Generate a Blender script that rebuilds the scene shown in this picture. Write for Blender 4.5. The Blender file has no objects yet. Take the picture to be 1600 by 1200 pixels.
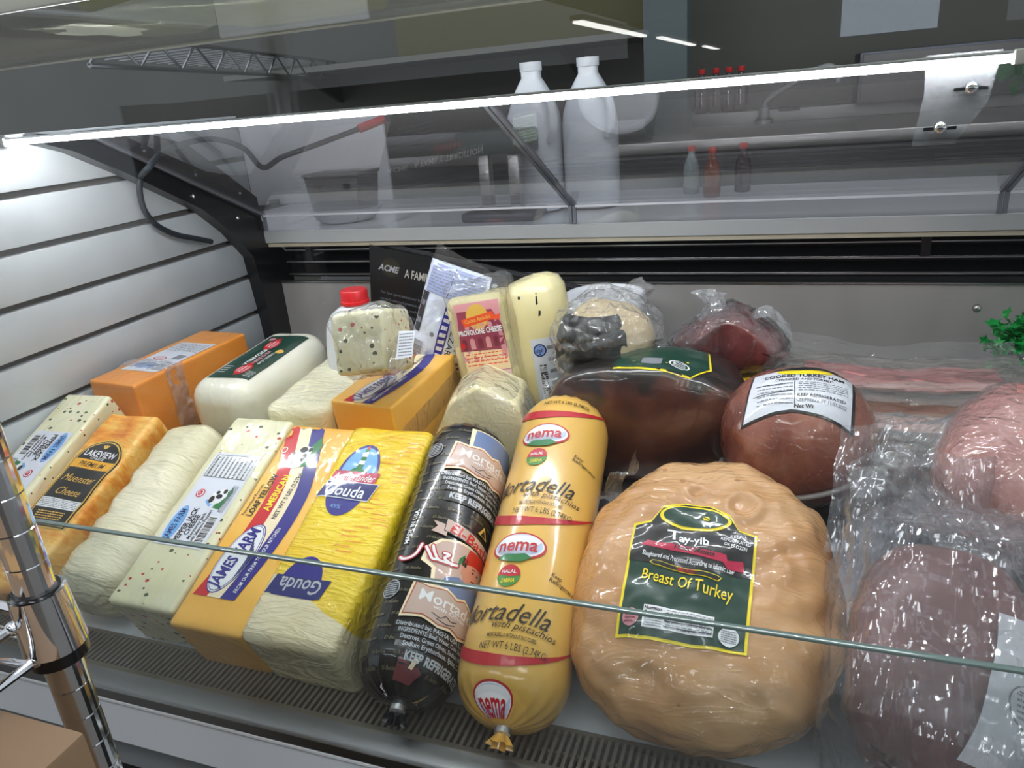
import bpy, bmesh, math, random
from mathutils import Vector as V, Matrix as M, noise
from mathutils.bvhtree import BVHTree
from mathutils.geometry import tessellate_polygon
PI = math.pi
random.seed(7)
SC = bpy.context.scene
COL = SC.collection
Z0 = 1.35            # the camera height; everything is laid out around the camera and lifted at the end
# ------------------------------------------------------------------ camera
F = 1176.1
AX = ((0.93941025, 0.04867661, -0.33949925), (0.33363373, -0.36346286, 0.87047399), (-0.08094033, -0.93046972, -0.35707438))
cd = bpy.data.cameras.new('camera'); cam = bpy.data.objects.new('camera', cd); COL.objects.link(cam)
cam.matrix_world = M(((AX[0][0], -AX[0][1], -AX[0][2], 0), (AX[1][0], -AX[1][1], -AX[1][2], 0), (AX[2][0], -AX[2][1], -AX[2][2], 0), (0, 0, 0, 1)))
cd.sensor_width = 36; cd.lens = F / 1600 * 36; cd.clip_start = .02; cd.clip_end = 200
SC.camera = cam

def at(x, y, d):
    """the point seen at pixel x, y at depth d"""
    c = ((x - 800) / F * d, (y - 600) / F * d, d)
    return V([sum(AX[i][k] * c[k] for k in range(3)) for i in range(3)])
TH = .405; CT, ST = math.cos(TH), math.sin(TH)
DK = M.Translation((0, .565, -.61)) @ M.Rotation(TH, 4, 'X')      # frame of the sloping front deck

def deck(x, s, h=0, yaw=0):
    return DK @ M.Translation((x, s, h)) @ M.Rotation(yaw, 4, 'Z')

def rear(x, y, h=0, yaw=0, pitch=0):
    return M.Translation((x, y, -.5 + h)) @ M.Rotation(yaw, 4, 'Z') @ M.Rotation(pitch, 4, 'X')
# ------------------------------------------------------------------ materials
def lin(c):
    return tuple((v / 12.92 if v <= .04045 else ((v + .055) / 1.055) ** 2.4) for v in [k / 255 for k in c]) + (1,)

class NT:
    def __init__(s, name):
        s.m = bpy.data.materials.new(name); s.m.use_nodes = True
        s.t = s.m.node_tree; s.t.nodes.clear(); s.out = s.n('ShaderNodeOutputMaterial')
    def n(s, typ, **k):
        o = s.t.nodes.new(typ)
        for a, b in k.items():
            if a in o.inputs: s.set(o, a, b)
            else: setattr(o, a, b)
        return o
    def set(s, o, a, b):
        if hasattr(b, 'is_output'): s.t.links.new(b, o.inputs[a])
        else: o.inputs[a].default_value = b
    def l(s, a, b): s.t.links.new(a, b)
    def coord(s, scale=(1, 1, 1), rot=(0, 0, 0)):
        tc = s.n('ShaderNodeTexCoord'); mp = s.n('ShaderNodeMapping')
        mp.inputs['Scale'].default_value = scale; mp.inputs['Rotation'].default_value = rot
        s.l(tc.outputs['Object'], mp.inputs['Vector']); return mp.outputs[0]
    def noise(s, scale, detail=3, dist=0, rough=.5, vec=None):
        o = s.n('ShaderNodeTexNoise'); o.inputs['Scale'].default_value = scale; o.inputs['Detail'].default_value = detail
        o.inputs['Distortion'].default_value = dist; o.inputs['Roughness'].default_value = rough
        s.l(vec if vec is not None else s.coord(), o.inputs['Vector']); return o.outputs['Fac']
    def voro(s, scale, vec=None, feature='F1', out='Distance', rnd=1):
        o = s.n('ShaderNodeTexVoronoi'); o.feature = feature; o.inputs['Scale'].default_value = scale; o.inputs['Randomness'].default_value = rnd
        s.l(vec if vec is not None else s.coord(), o.inputs['Vector']); return o.outputs[out]
    def ramp(s, fac, stops, interp='LINEAR'):
        o = s.n('ShaderNodeValToRGB'); o.color_ramp.interpolation = interp; e = o.color_ramp.elements
        while len(e) < len(stops): e.new(.5)
        for i, (p, c) in enumerate(stops): e[i].position = p; e[i].color = c if len(c) == 4 else lin(c)
        s.l(fac, o.inputs[0]); return o.outputs[0]
    def math(s, op, a, b=0, c=0, clamp=False):
        o = s.n('ShaderNodeMath', operation=op); o.use_clamp = clamp
        for i, v in enumerate((a, b, c)):
            if hasattr(v, 'is_output'): s.l(v, o.inputs[i])
            else: o.inputs[i].default_value = v
        return o.outputs[0]
    def mix(s, fac, a, b, mode='MIX'):
        o = s.n('ShaderNodeMix'); o.data_type = 'RGBA'; o.blend_type = mode
        for k, v in ((0, fac), (6, a), (7, b)):
            if hasattr(v, 'is_output'): s.l(v, o.inputs[k])
            else: o.inputs[k].default_value = v if k == 0 else (v if len(v) == 4 else lin(v))
        return o.outputs[2]
    def ridge(s, scale, stretch=(1, 1, 1), rot=(0, 0, 0), dist=1.5, detail=2):
        """creases of a stretched plastic film"""
        f = s.noise(scale, detail, dist, vec=s.coord(stretch, rot))
        a = s.math('ABSOLUTE', s.math('SUBTRACT', f, .5))
        return s.math('SUBTRACT', 1, s.math('MULTIPLY', a, 9), clamp=True)
    def crinkle(s, scale, stretch=(1, 1, 1), warp=.05):
        """sharp-edged facets of crumpled film"""
        v = s.coord(stretch); w = s.n('ShaderNodeTexNoise'); w.inputs['Scale'].default_value = scale * .6; s.l(v, w.inputs['Vector'])
        a = s.n('ShaderNodeVectorMath', operation='MULTIPLY_ADD'); s.l(w.outputs['Color'], a.inputs[0]); a.inputs[1].default_value = (warp, warp, warp); s.l(v, a.inputs[2])
        return s.math('ADD', s.voro(scale, a.outputs[0]), s.math('MULTIPLY', s.voro(scale * 2.7, a.outputs[0]), .4))
    def bump(s, h, strength=.3, dist=.002, normal=None):
        o = s.n('ShaderNodeBump'); o.inputs['Strength'].default_value = strength; o.inputs['Distance'].default_value = dist
        s.l(h, o.inputs['Height'])
        if normal is not None: s.l(normal, o.inputs['Normal'])
        return o.outputs[0]
    def pbr(s, col, rough=.5, metal=0, coat=0, coat_rough=.06, normal=None, coat_normal=None, spec=.5, sss=0, sss_r=(.6, .5, .3), trans=0, emit=None, emit_s=0, alpha=1):
        p = s.n('ShaderNodeBsdfPrincipled')
        for k, v in (('Base Color', col), ('Roughness', rough), ('Metallic', metal), ('Coat Weight', coat), ('Coat Roughness', coat_rough),
                     ('Specular IOR Level', spec), ('Transmission Weight', trans), ('Alpha', alpha)):
            if hasattr(v, 'is_output'): s.l(v, p.inputs[k])
            else: p.inputs[k].default_value = (v if not (isinstance(v, tuple) and len(v) == 3) else lin(v))
        if sss:
            p.inputs['Subsurface Weight'].default_value = sss; p.inputs['Subsurface Radius'].default_value = sss_r; p.inputs['Subsurface Scale'].default_value = .008
        if normal is not None: s.l(normal, p.inputs['Normal'])
        if coat_normal is not None: s.l(coat_normal, p.inputs['Coat Normal'])
        if emit: p.inputs['Emission Color'].default_value = lin(emit); p.inputs['Emission Strength'].default_value = emit_s
        s.l(p.outputs[0], s.out.inputs[0]); return s.m

MC = {}
def pm(name, col, rough=.5, metal=0, **k):
    if name in MC: return MC[name]
    MC[name] = NT(name).pbr(col, rough, metal, **k); return MC[name]
def emit(name, col, st):
    n = NT(name); e = n.n('ShaderNodeEmission'); e.inputs[0].default_value = lin(col); e.inputs[1].default_value = st
    n.l(e.outputs[0], n.out.inputs[0]); return n.m
def clear(name, tint=(245, 250, 248), base=.04, k=.96, rough=.02, haze=0, hcol=(225, 228, 230), bump=None, power=5):
    """clear sheet: what lies behind it plus its own reflection (stronger at a grazing view)"""
    n = NT(name)
    lw = n.n('ShaderNodeLayerWeight'); lw.inputs[0].default_value = .5
    tr = n.n('ShaderNodeBsdfTransparent'); tr.inputs[0].default_value = lin(tint)
    gl = n.n('ShaderNodeBsdfGlossy'); gl.inputs['Roughness'].default_value = rough
    if bump:
        nb = bump(n); n.l(nb, gl.inputs['Normal']); n.l(nb, lw.inputs['Normal'])
    fac = n.math('MULTIPLY_ADD', n.math('POWER', lw.outputs['Facing'], power), k, base, clamp=True)
    mx = n.n('ShaderNodeMixShader'); n.l(fac, mx.inputs[0]); n.l(tr.outputs[0], mx.inputs[1]); n.l(gl.outputs[0], mx.inputs[2])
    top = mx.outputs[0]
    if haze:
        df = n.n('ShaderNodeBsdfDiffuse'); df.inputs[0].default_value = lin(hcol)
        m2 = n.n('ShaderNodeMixShader'); m2.inputs[0].default_value = haze; n.l(top, m2.inputs[1]); n.l(df.outputs[0], m2.inputs[2]); top = m2.outputs[0]
    n.l(top, n.out.inputs[0]); return n.m
def wrapped(name, colfn, rough=.45, coat=.8, scale=14, stretch=(1, 1, 1), st=.5, coat_rough=.07, body=.25, bscale=60, sss=.15, wscale2=55):
    """a food surface under cling film: colfn(n) gives the colour, the film is the coat"""
    n = NT(name); c = colfn(n)
    h = n.math('ADD', n.math('ADD', n.ridge(scale, stretch), n.math('MULTIPLY', n.ridge(wscale2, stretch, dist=.6), .4)), n.math('MULTIPLY', n.crinkle(scale * 2.2, stretch), .9))
    cn = n.bump(h, min(1, st * 1.5), .003)
    bn = n.bump(h, min(1, st * .6), .0016, n.bump(n.noise(bscale, 4), body, .0012))
    return n.pbr(c, rough, coat=coat, coat_rough=coat_rough, normal=bn, coat_normal=cn, sss=sss)
# ------------------------------------------------------------------ geometry
def wm(o):
    return (wm(o.parent) if o.parent else M.Identity(4)) @ o.matrix_basis
def obj(name, bm, mats, parent=None, ang=40, world=False, mw=None):
    """link a bmesh as ONE mesh object"""
    me = bpy.data.meshes.new(name)
    if world and parent is not None: bm.transform(wm(parent).inverted())
    bm.normal_update(); bm.to_mesh(me); bm.free()
    for m in (mats if isinstance(mats, (list, tuple)) else [mats]): me.materials.append(m)
    if ang: me.shade_smooth(); me.set_sharp_from_angle(angle=math.radians(ang))
    o = bpy.data.objects.new(name, me); COL.objects.link(o)
    if parent is not None: o.parent = parent
    if mw is not None: o.matrix_basis = mw
    return o
def tag(o, label, cat, group=None, kind=None):
    if label: o['label'] = label
    if cat: o['category'] = cat
    if group: o['group'] = group
    if kind: o['kind'] = kind
    return o
def thing(name, label, cat, mw=None, group=None):
    o = bpy.data.objects.new(name, None); COL.objects.link(o); o.empty_display_size = .05
    if mw is not None: o.matrix_basis = mw if isinstance(mw, M) else M.Translation(mw)
    return tag(o, label, cat, group)
def base_thing(o):
    """put the origin of a lone mesh at the middle of its underside"""
    me = o.data; lo = V([min(v.co[i] for v in me.vertices) for i in range(3)]); hi = V([max(v.co[i] for v in me.vertices) for i in range(3)])
    c = V(((lo.x + hi.x) / 2, (lo.y + hi.y) / 2, lo.z)); me.transform(M.Translation(-c)); o.matrix_basis = o.matrix_basis @ M.Translation(c); return o
def B(): return bmesh.new()
def add_box(bm, lo, hi, mi=0, bev=0):
    lo, hi = V(lo), V(hi)
    vs = [bm.verts.new((x, y, z)) for x in (lo.x, hi.x) for y in (lo.y, hi.y) for z in (lo.z, hi.z)]
    fs = [bm.faces.new([vs[i] for i in f]) for f in ((0, 1, 3, 2), (4, 6, 7, 5), (0, 4, 5, 1), (2, 3, 7, 6), (0, 2, 6, 4), (1, 5, 7, 3))]
    for f in fs: f.material_index = mi
    if bev:
        es = list({e for f in fs for e in f.edges}); r = bmesh.ops.bevel(bm, geom=es, offset=bev, segments=2, affect='EDGES', profile=.5)
        for f in r['faces']: f.material_index = mi
def add_prism(bm, poly, axis, a, b, mi=0):
    """extrude a 2D outline along an axis (0: outline is y,z; 1: x,z; 2: x,y)"""
    def p(q, t): return [(t, q[0], q[1]), (q[0], t, q[1]), (q[0], q[1], t)][axis]
    v0 = [bm.verts.new(p(q, a)) for q in poly]; v1 = [bm.verts.new(p(q, b)) for q in poly]; n = len(poly)
    fs = [bm.faces.new(v0), bm.faces.new(v1[::-1])] + [bm.faces.new((v0[i], v1[i], v1[(i + 1) % n], v0[(i + 1) % n])) for i in range(n)]
    for f in fs: f.material_index = mi
    bmesh.ops.recalc_face_normals(bm, faces=fs)
def add_tube(bm, pts, r, seg=10, mi=0, cap=True):
    pts = [V(p) for p in pts]; n = len(pts); rs = r if isinstance(r, (list, tuple)) else [r] * n
    rings = []; up = None
    for i, p in enumerate(pts):
        t = (pts[min(i + 1, n - 1)] - pts[max(i - 1, 0)]).normalized()
        if up is None: up = t.orthogonal().normalized()
        up = (up - t * up.dot(t)).normalized(); w = t.cross(up)
        rings.append([bm.verts.new(p + (up * math.cos(a) + w * math.sin(a)) * rs[i]) for a in [2 * PI * k / seg for k in range(seg)]])
    for a, b in zip(rings, rings[1:]):
        for k in range(seg):
            bm.faces.new((a[k], a[(k + 1) % seg], b[(k + 1) % seg], b[k])).material_index = mi
    if cap:
        bm.faces.new(rings[0][::-1]).material_index = mi; bm.faces.new(rings[-1]).material_index = mi
def spline(pts, n=8):
    """smooth path through points"""
    P = [V(p) for p in pts]; P = [P[0] * 2 - P[1]] + P + [P[-1] * 2 - P[-2]]; o = []
    for i in range(1, len(P) - 2):
        a, b, c, d = P[i - 1:i + 3]
        for k in range(n):
            t = k / n
            o.append(.5 * ((2 * b) + (c - a) * t + (2 * a - 5 * b + 4 * c - d) * t * t + (3 * b - a - 3 * c + d) * t ** 3))
    return o + [P[-2]]
def add_lathe(bm, prof, seg=32, o=(0, 0, 0), mi=0, fn=None):
    """profile of (r, z) turned about z; fn(angle, r, z) may reshape"""
    rings = []
    for r, z in prof:
        ring = []
        for k in range(seg):
            a = 2 * PI * k / seg; x, y, zz = (r * math.cos(a), r * math.sin(a), z) if fn is None else fn(a, r, z)
            ring.append(bm.verts.new((x + o[0], y + o[1], zz + o[2])))
        rings.append(ring)
    for a, b in zip(rings, rings[1:]):
        for k in range(seg): bm.faces.new((a[k], a[(k + 1) % seg], b[(k + 1) % seg], b[k])).material_index = mi
    bm.faces.new(rings[0][::-1]).material_index = mi; bm.faces.new(rings[-1]).material_index = mi
def rbox(w, l, h, r=.008, cuts=22, amp=.001, freq=30, seed=0, fn=None):
    """rounded block: x across, y 0..l, z 0..h, gently uneven"""
    bm = B(); bmesh.ops.create_cube(bm, size=2)
    bmesh.ops.subdivide_edges(bm, edges=bm.edges[:], cuts=cuts, use_grid_fill=True)
    H = V((w / 2, l / 2, h / 2))
    for v in bm.verts:
        q = V([math.copysign(1 - (1 - abs(t)) ** 1.7, t) for t in v.co])
        p = V([q[i] * H[i] for i in range(3)])
        rr = min(r, min(H)); inn = V([max(-H[i] + rr, min(H[i] - rr, p[i])) for i in range(3)]); d = p - inn
        if d.length > 1e-9: p = inn + d.normalized() * rr; nn = d.normalized()
        else: nn = V((0, 0, 1))
        p += nn * noise.noise(p * freq + V((seed, seed * 2, 0))) * amp
        p += V((0, l / 2, h / 2))
        if fn: p = fn(p)
        v.co = p
    return bm
def blob(rx, ry, rz, seg=64, rings=40, e=1, amp=0, freq=10, seed=0, fn=None):
    """ellipsoid around the origin, e < 1 gives squarer shoulders"""
    bm = B(); bmesh.ops.create_uvsphere(bm, u_segments=seg, v_segments=rings, radius=1)
    for v in bm.verts:
        n = v.co.normalized(); q = V([math.copysign(abs(t) ** e, t) for t in n])
        p = V((q.x * rx, q.y * ry, q.z * rz)); p += n * noise.fractal(p * freq + V((seed, 0, seed)), .8, 2.2, 3) * amp
        if fn: p = fn(p)
        v.co = p
    return bm
def grid(fn, nu, nv, closed=False):
    bm = B(); R = [[bm.verts.new(fn(i / nu, j / nv)) for j in range(nv + (0 if closed else 1))] for i in range(nu + 1)]
    m = len(R[0])
    for i in range(nu):
        for j in range(m if closed else m - 1):
            bm.faces.new((R[i][j], R[i + 1][j], R[i + 1][(j + 1) % m], R[i][(j + 1) % m]))
    return bm
def crumple(bm, amp=.004, freq=40, seed=0, tri=True):
    """hard folds of loose film"""
    bm.normal_update()
    for v in bm.verts:
        p = v.co * freq + V((seed, seed * .7, -seed)); d = noise.cell(p) - .5
        k = abs(noise.noise(p * .6)) * 2 - .6 + .5 * noise.noise(p * 2.1)
        v.co += v.normal * amp * (k + .4 * d) + V((noise.noise(p + V((9, 0, 0))), noise.noise(p + V((0, 9, 0))), noise.noise(p + V((0, 0, 9))))) * amp * .5
    if tri: bmesh.ops.triangulate(bm, faces=bm.faces[:], quad_method='SHORT_EDGE')
    return bm
# ------------------------------------------------------------------ print on labels
_TX = {}
def glyphs(s, shear=0, bold=0):
    k = (s, shear, bold)
    if k not in _TX:
        cu = bpy.data.curves.new('t', 'FONT'); cu.body = s; cu.size = 1; cu.shear = shear; cu.offset = bold; cu.resolution_u = 2; cu.fill_mode = 'FRONT'
        o = bpy.data.objects.new('t', cu); me = bpy.data.meshes.new_from_object(o)
        vs = [(v.co.x, v.co.y) for v in me.vertices]; fs = [tuple(p.vertices) for p in me.polygons]
        bpy.data.objects.remove(o); bpy.data.curves.remove(cu); bpy.data.meshes.remove(me)
        x0 = min(v[0] for v in vs); x1 = max(v[0] for v in vs)
        _TX[k] = ([((v[0] - x0) / (x1 - x0), v[1] / .73) for v in vs], fs)
    return _TX[k]
class Print:
    """flat shapes in label units (metres) in layers, wrapped on a surface at build time"""
    def __init__(s, rot=0, o=(0, 0), sc=1):
        s.v = []; s.f = []; s.mats = []; s.rot = rot; s.o = o; s.sc = sc
    def mi(s, m):
        if m not in s.mats: s.mats.append(m)
        return s.mats.index(m)
    def put(s, pts, faces, m, lay):
        b = len(s.v); c, q = math.cos(s.rot), math.sin(s.rot); i = s.mi(m)
        s.v += [(s.o[0] + (x * c - y * q) * s.sc, s.o[1] + (x * q + y * c) * s.sc, lay) for x, y in pts]
        s.f += [(tuple(k + b for k in f), i) for f in faces]
    def poly(s, pts, m, lay=0):
        tr = tessellate_polygon([[V((x, y, 0)) for x, y in pts]]); s.put(pts, tr, m, lay)
    def rect(s, x0, y0, x1, y1, m, lay=0): s.put([(x0, y0), (x1, y0), (x1, y1), (x0, y1)], [(0, 1, 2, 3)], m, lay)
    def ell(s, x, y, a, b, m, lay=0, n=36, rot=0, a0=0, a1=2 * PI):
        c, q = math.cos(rot), math.sin(rot)
        s.poly([(x + a * math.cos(t) * c - b * math.sin(t) * q, y + a * math.cos(t) * q + b * math.sin(t) * c) for t in [a0 + (a1 - a0) * k / n for k in range(n if a1 - a0 > 6.2 else n + 1)]], m, lay)
    def line(s, pts, w, m, lay=1):
        for (a, b), (c, d) in zip(pts, pts[1:]):
            L = math.hypot(c - a, d - b) or 1; nx, ny = -(d - b) / L * w / 2, (c - a) / L * w / 2
            s.put([(a + nx, b + ny), (a - nx, b - ny), (c - nx, d - ny), (c + nx, d + ny)], [(0, 1, 2, 3)], m, lay)
    def text(s, t, x, y, w, h, m, lay=2, rot=0, shear=0, bold=.012, arch=0):
        """text centred on x, y, fitted to width w and cap height h"""
        vs, fs = glyphs(t, shear, bold); c, q = math.cos(rot), math.sin(rot); o = []
        for a, b in vs:
            X, Y = (a - .5) * w, (b - .5) * h
            Y += arch * (1 - (2 * a - 1) ** 2)
            o.append((x + X * c - Y * q, y + X * q + Y * c))
        s.put(o, fs, m, lay)
    def lines(s, x0, y0, x1, y1, n, m, lay=1, fill=.35, seed=1, rot90=False):
        """rows of small print too fine to read"""
        rd = random.Random(seed); dy = (y1 - y0) / n
        for k in range(n):
            x = x0; y = y0 + (k + .5) * dy
            while x < x1:
                L = (x1 - x0) * rd.uniform(.05, .16); e = min(x1, x + L)
                if rot90: s.rect(y - dy * fill / 2, x, y + dy * fill / 2, e, m, lay)
                else: s.rect(x, y - dy * fill / 2, e, y + dy * fill / 2, m, lay)
                x = e + (x1 - x0) * .025
    def bars(s, x0, y0, x1, y1, m, lay=1, seed=3, across=True):
        rd = random.Random(seed); t = 0
        while t < 1:
            w = rd.choice((.012, .02, .035)); a = min(1, t + w)
            if across: s.rect(x0 + (x1 - x0) * t, y0, x0 + (x1 - x0) * a, y1, m, lay)
            else: s.rect(x0, y0 + (y1 - y0) * t, x1, y0 + (y1 - y0) * a, m, lay)
            t = a + rd.choice((.012, .02, .03))
    def build(s, name, fn, parent=None, maxlen=.012, lift=.0006, step=.00022, mw=None):
        bm = B(); vs = [bm.verts.new((v[0], v[1], v[2] * 10)) for v in s.v]
        for f, i in s.f:
            try: bm.faces.new([vs[k] for k in f]).material_index = i
            except ValueError: pass
        for _ in range(6):
            es = [e for e in bm.edges if e.calc_length() > maxlen]
            if not es: break
            bmesh.ops.subdivide_edges(bm, edges=es, cuts=1); bmesh.ops.triangulate(bm, faces=[f for f in bm.faces if len(f.verts) > 4])
        for f in bm.faces:
            if f.normal.z < 0: f.normal_flip()
        for v in bm.verts:
            lay = round(v.co.z / 10); p, n = fn(v.co.x, v.co.y); v.co = p + n * (lift + step * lay)
        return obj(name, bm, s.mats, parent, ang=30, mw=mw)
def onto(o, origin, ux, uy, reach=.2):
    """map label coordinates onto a mesh by looking down on it along ux x uy (object space)"""
    bm = B(); bm.from_mesh(o.data); tree = BVHTree.FromBMesh(bm); bm.free()
    origin, ux, uy = V(origin), V(ux).normalized(), V(uy).normalized(); n = ux.cross(uy)
    def f(u, v):
        p = origin + ux * u + uy * v; hit = tree.ray_cast(p + n * reach, -n)
        if hit[0] is None: return p, n
        m = hit[1] if hit[1].dot(n) > 0 else -hit[1]
        return hit[0], (m * .5 + n * .5).normalized()
    return f
def flat(origin=(0, 0, 0), ux=(1, 0, 0), uy=(0, 1, 0)):
    o, a, b = V(origin), V(ux).normalized(), V(uy).normalized(); n = a.cross(b)
    return lambda u, v: (o + a * u + b * v, n)

def sub(name, bm, m, parent, ang=40): return obj(name, bm, m, parent, ang, world=True)
# ================================================================== the refrigerated case
XL, XR = -1.10, 1.35
black = NT('black_enamel').pbr((16, 16, 18), .28, coat=.3)
blackm = pm('black_matt', (14, 14, 15), .6)
whitem = pm('white_enamel', (214, 220, 224), .35, coat=.2)
def steelfn(name, col, rough=.28, st=(2, 90, 90), b=.12):
    n = NT(name); f = n.noise(6, 3, vec=n.coord(st)); g = n.noise(5, 3, 1)
    c = n.mix(g, tuple(int(k * .86) for k in col), col)
    r = n.math('MULTIPLY_ADD', f, .18, rough - .06)
    return n.pbr(c, r, 1, normal=n.bump(f, b, .0006))
steel = steelfn('brushed_steel', (196, 194, 190))
steel_dull = steelfn('dull_steel', (150, 150, 150), .34)
alu = pm('aluminium', (200, 202, 202), .3, 1)
chrome = pm('chrome', (225, 226, 228), .07, 1)
case = thing('refrigerated_display_case', 'long refrigerated deli case with sloping white deck, slatted end wall and clear rear doors', 'display case', (0.1, .95, -Z0))
def part(name, bm, m, parent=case, ang=40): return obj(name, bm, m, parent, ang, world=True)
# deck pans
n = NT('deck_pan'); deckm = n.pbr(n.mix(n.noise(7, 4, 1), (176, 180, 184), (214, 217, 220)), .32, coat=.25, normal=n.bump(n.noise(30, 3), .08, .001))
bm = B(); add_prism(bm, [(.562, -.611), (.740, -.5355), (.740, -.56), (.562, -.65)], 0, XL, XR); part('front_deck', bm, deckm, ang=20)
bm = B(); add_prism(bm, [(.740, -.5365), (.845, -.4915), (.847, -.497), (.847, -.53), (.740, -.56)], 0, XL, XR); part('deck_upper_strip', bm, steelfn('dark_deck_strip', (84, 86, 90), .35), ang=20)  # darker strip across the upper end of the sloping deck
bm = B(); add_box(bm, (XL, .847, -.53), (XR, 1.385, -.502)); part('rear_deck', bm, steel_dull, ang=20)
# air intake grille
bm = B(); x = XL + .01
while x < XR - .3:
    add_box(bm, (x, .512, -.616), (x + .0036, .560, -.6085)); x += .0076
add_box(bm, (XL, .503, -.617), (XR, .513, -.607), bev=.001); add_box(bm, (XL, .558, -.617), (XR, .5625, -.608)); add_box(bm, (XL, .534, -.619), (XR, .538, -.6145))
part('air_grille', bm, pm('grille_grey', (138, 130, 118), .42, .35), ang=30)
bm = B(); add_box(bm, (XL, .50, -.72), (XR, .5625, -.70)); part('grille_duct', bm, blackm, ang=0)
# front rail, panel and base
bm = B(); add_prism(bm, [(.505, -.606), (.487, -.609), (.482, -.614), (.482, -.627), (.486, -.631), (.505, -.631)], 0, XL - .06, XR); part('front_rail', bm, steelfn('rail_steel', (150, 152, 152), .3))
bm = B(); add_box(bm, (XL - .06, .4815, -.6315), (XR, .487, -.6285)); part('rail_trim', bm, pm('white_trim', (235, 240, 242), .3))
bm = B(); add_prism(bm, [(.484, -.631), (.478, -.69), (.482, -.693), (.51, -.693), (.51, -.631)], 0, XL - .06, XR); part('front_panel', bm, whitem, ang=20)
bm = B(); add_prism(bm, [(.492, -.693), (.488, -.742), (.51, -.745), (.52, -.693)], 0, XL - .06, XR); part('bumper_strip', bm, pm('bumper_grey', (128, 134, 138), .45), ang=20)
bm = B(); add_box(bm, (XL - .06, .53, -Z0 + .02), (XR, 1.75, -.71)); part('case_base', bm, blackm, ang=0)
# slatted end wall
n = NT('slat_white'); sw = n.pbr(n.mix(n.noise(9, 3, .6), (178, 184, 188), (204, 209, 212)), .3, coat=.35, normal=n.bump(n.noise(14, 2), .05, .002))
bm = B(); add_box(bm, (XL - .05, .475, -.70), (XL - .018, 1.385, .006)); part('end_panel', bm, NT('slat_groove').pbr((112, 106, 100), .6), ang=0)
zs = [.006] + [-.0793 - .0803 * k for k in range(8)]
for k in range(8):
    lo, hi = zs[k + 1] + .0052, zs[k] - (.0052 if k else 0)
    bm = B(); add_box(bm, (XL - .02, .478, lo), (XL, 1.375, hi), bev=.0012); part('end_wall_slat', bm, sw)
bm = B(); add_prism(bm, [(.88, .004), (.965, -.006), (1.352, -.198), (1.372, -.243), (1.43, -.30), (1.43, -.53), (1.325, -.53), (1.32, -.42), (1.307, -.275), (1.256, -.214), (1.188, -.157), (1.031, -.072), (.938, -.027), (.886, -.011)], 0, XL - .002, XL + .028); part('end_frame', bm, black, ang=25)
bm = B(); add_prism(bm, [(.97, .002), (1.06, .002), (1.2, -.037), (1.37, -.16), (1.372, -.21), (1.352, -.196)], 0, XL + .0, XL + .016); part('end_frame_flange', bm, NT('smoked_flange').pbr((36, 34, 40), .25, coat=.6), ang=25)
for q in ((1.06, -.068), (1.17, -.122), (1.28, -.182)):
    bm = B(); bmesh.ops.create_uvsphere(bm, u_segments=10, v_segments=6, radius=.004, matrix=M.Translation((XL + .029, q[0], q[1] - .008))); part('frame_screw', bm, chrome)
# back of the case: steel panel, black air slots, work shelf
n = NT('cold_back_panel'); g = n.noise(4, 4, 1.5, vec=n.coord((1, 1, .6)))
backm = n.pbr(n.mix(g, (158, 152, 148), (208, 204, 200)), .30, .25, coat=.15, normal=n.bump(n.noise(18, 3), .12, .002))
bm = B(); add_box(bm, (XL + .02, 1.383, -.53), (XR, 1.392, -.348)); part('rear_panel', bm, backm, ang=0)
bm = B(); add_box(bm, (XL + .02, 1.378, -.3485), (XR, 1.3845, -.3455)); part('panel_trim', bm, alu, ang=0)
bm = B(); bmesh.ops.create_uvsphere(bm, u_segments=12, v_segments=8, radius=.0065, matrix=M.Translation(at(1526, 482, 1.17))); part('panel_rivet', bm, steel)
bm = B(); add_box(bm, (XL + .02, 1.43, -.348), (XR, 1.44, -.25)); part('air_duct', bm, blackm, ang=0)
for z in (-.279, -.3055, -.333):
    bm = B(); add_prism(bm, [(1.386, z), (1.388, z + .0035), (1.43, z + .014), (1.43, z + .010)], 0, XL + .05, XR); v = part('vent_louver', bm, black, ang=20)
    bm = B(); add_box(bm, (XL + .05, 1.3845, z), (XR, 1.3862, z + .0022)); sub('louver_edge', bm, alu, v, 0)
for x in (-.99, .20):
    bm = B(); add_box(bm, (x, 1.376, -.30), (x + .014, 1.384, -.258)); part('shelf_support', bm, black, ang=0)
bm = B(); add_prism(bm, [(1.355, -.232), (1.357, -.230), (1.80, -.230), (1.80, -.258), (1.36, -.258), (1.355, -.256)], 0, XL - .2, XR); part('rear_work_shelf', bm, NT('shelf_satin').pbr((196, 198, 198), .3, .35, coat=.2), ang=20)
bm = B(); add_box(bm, (XL, 1.362, -.266), (XR, 1.386, -.258)); part('shelf_underside_strip', bm, pm('cream_strip', (190, 180, 158), .5), ang=0)
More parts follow.
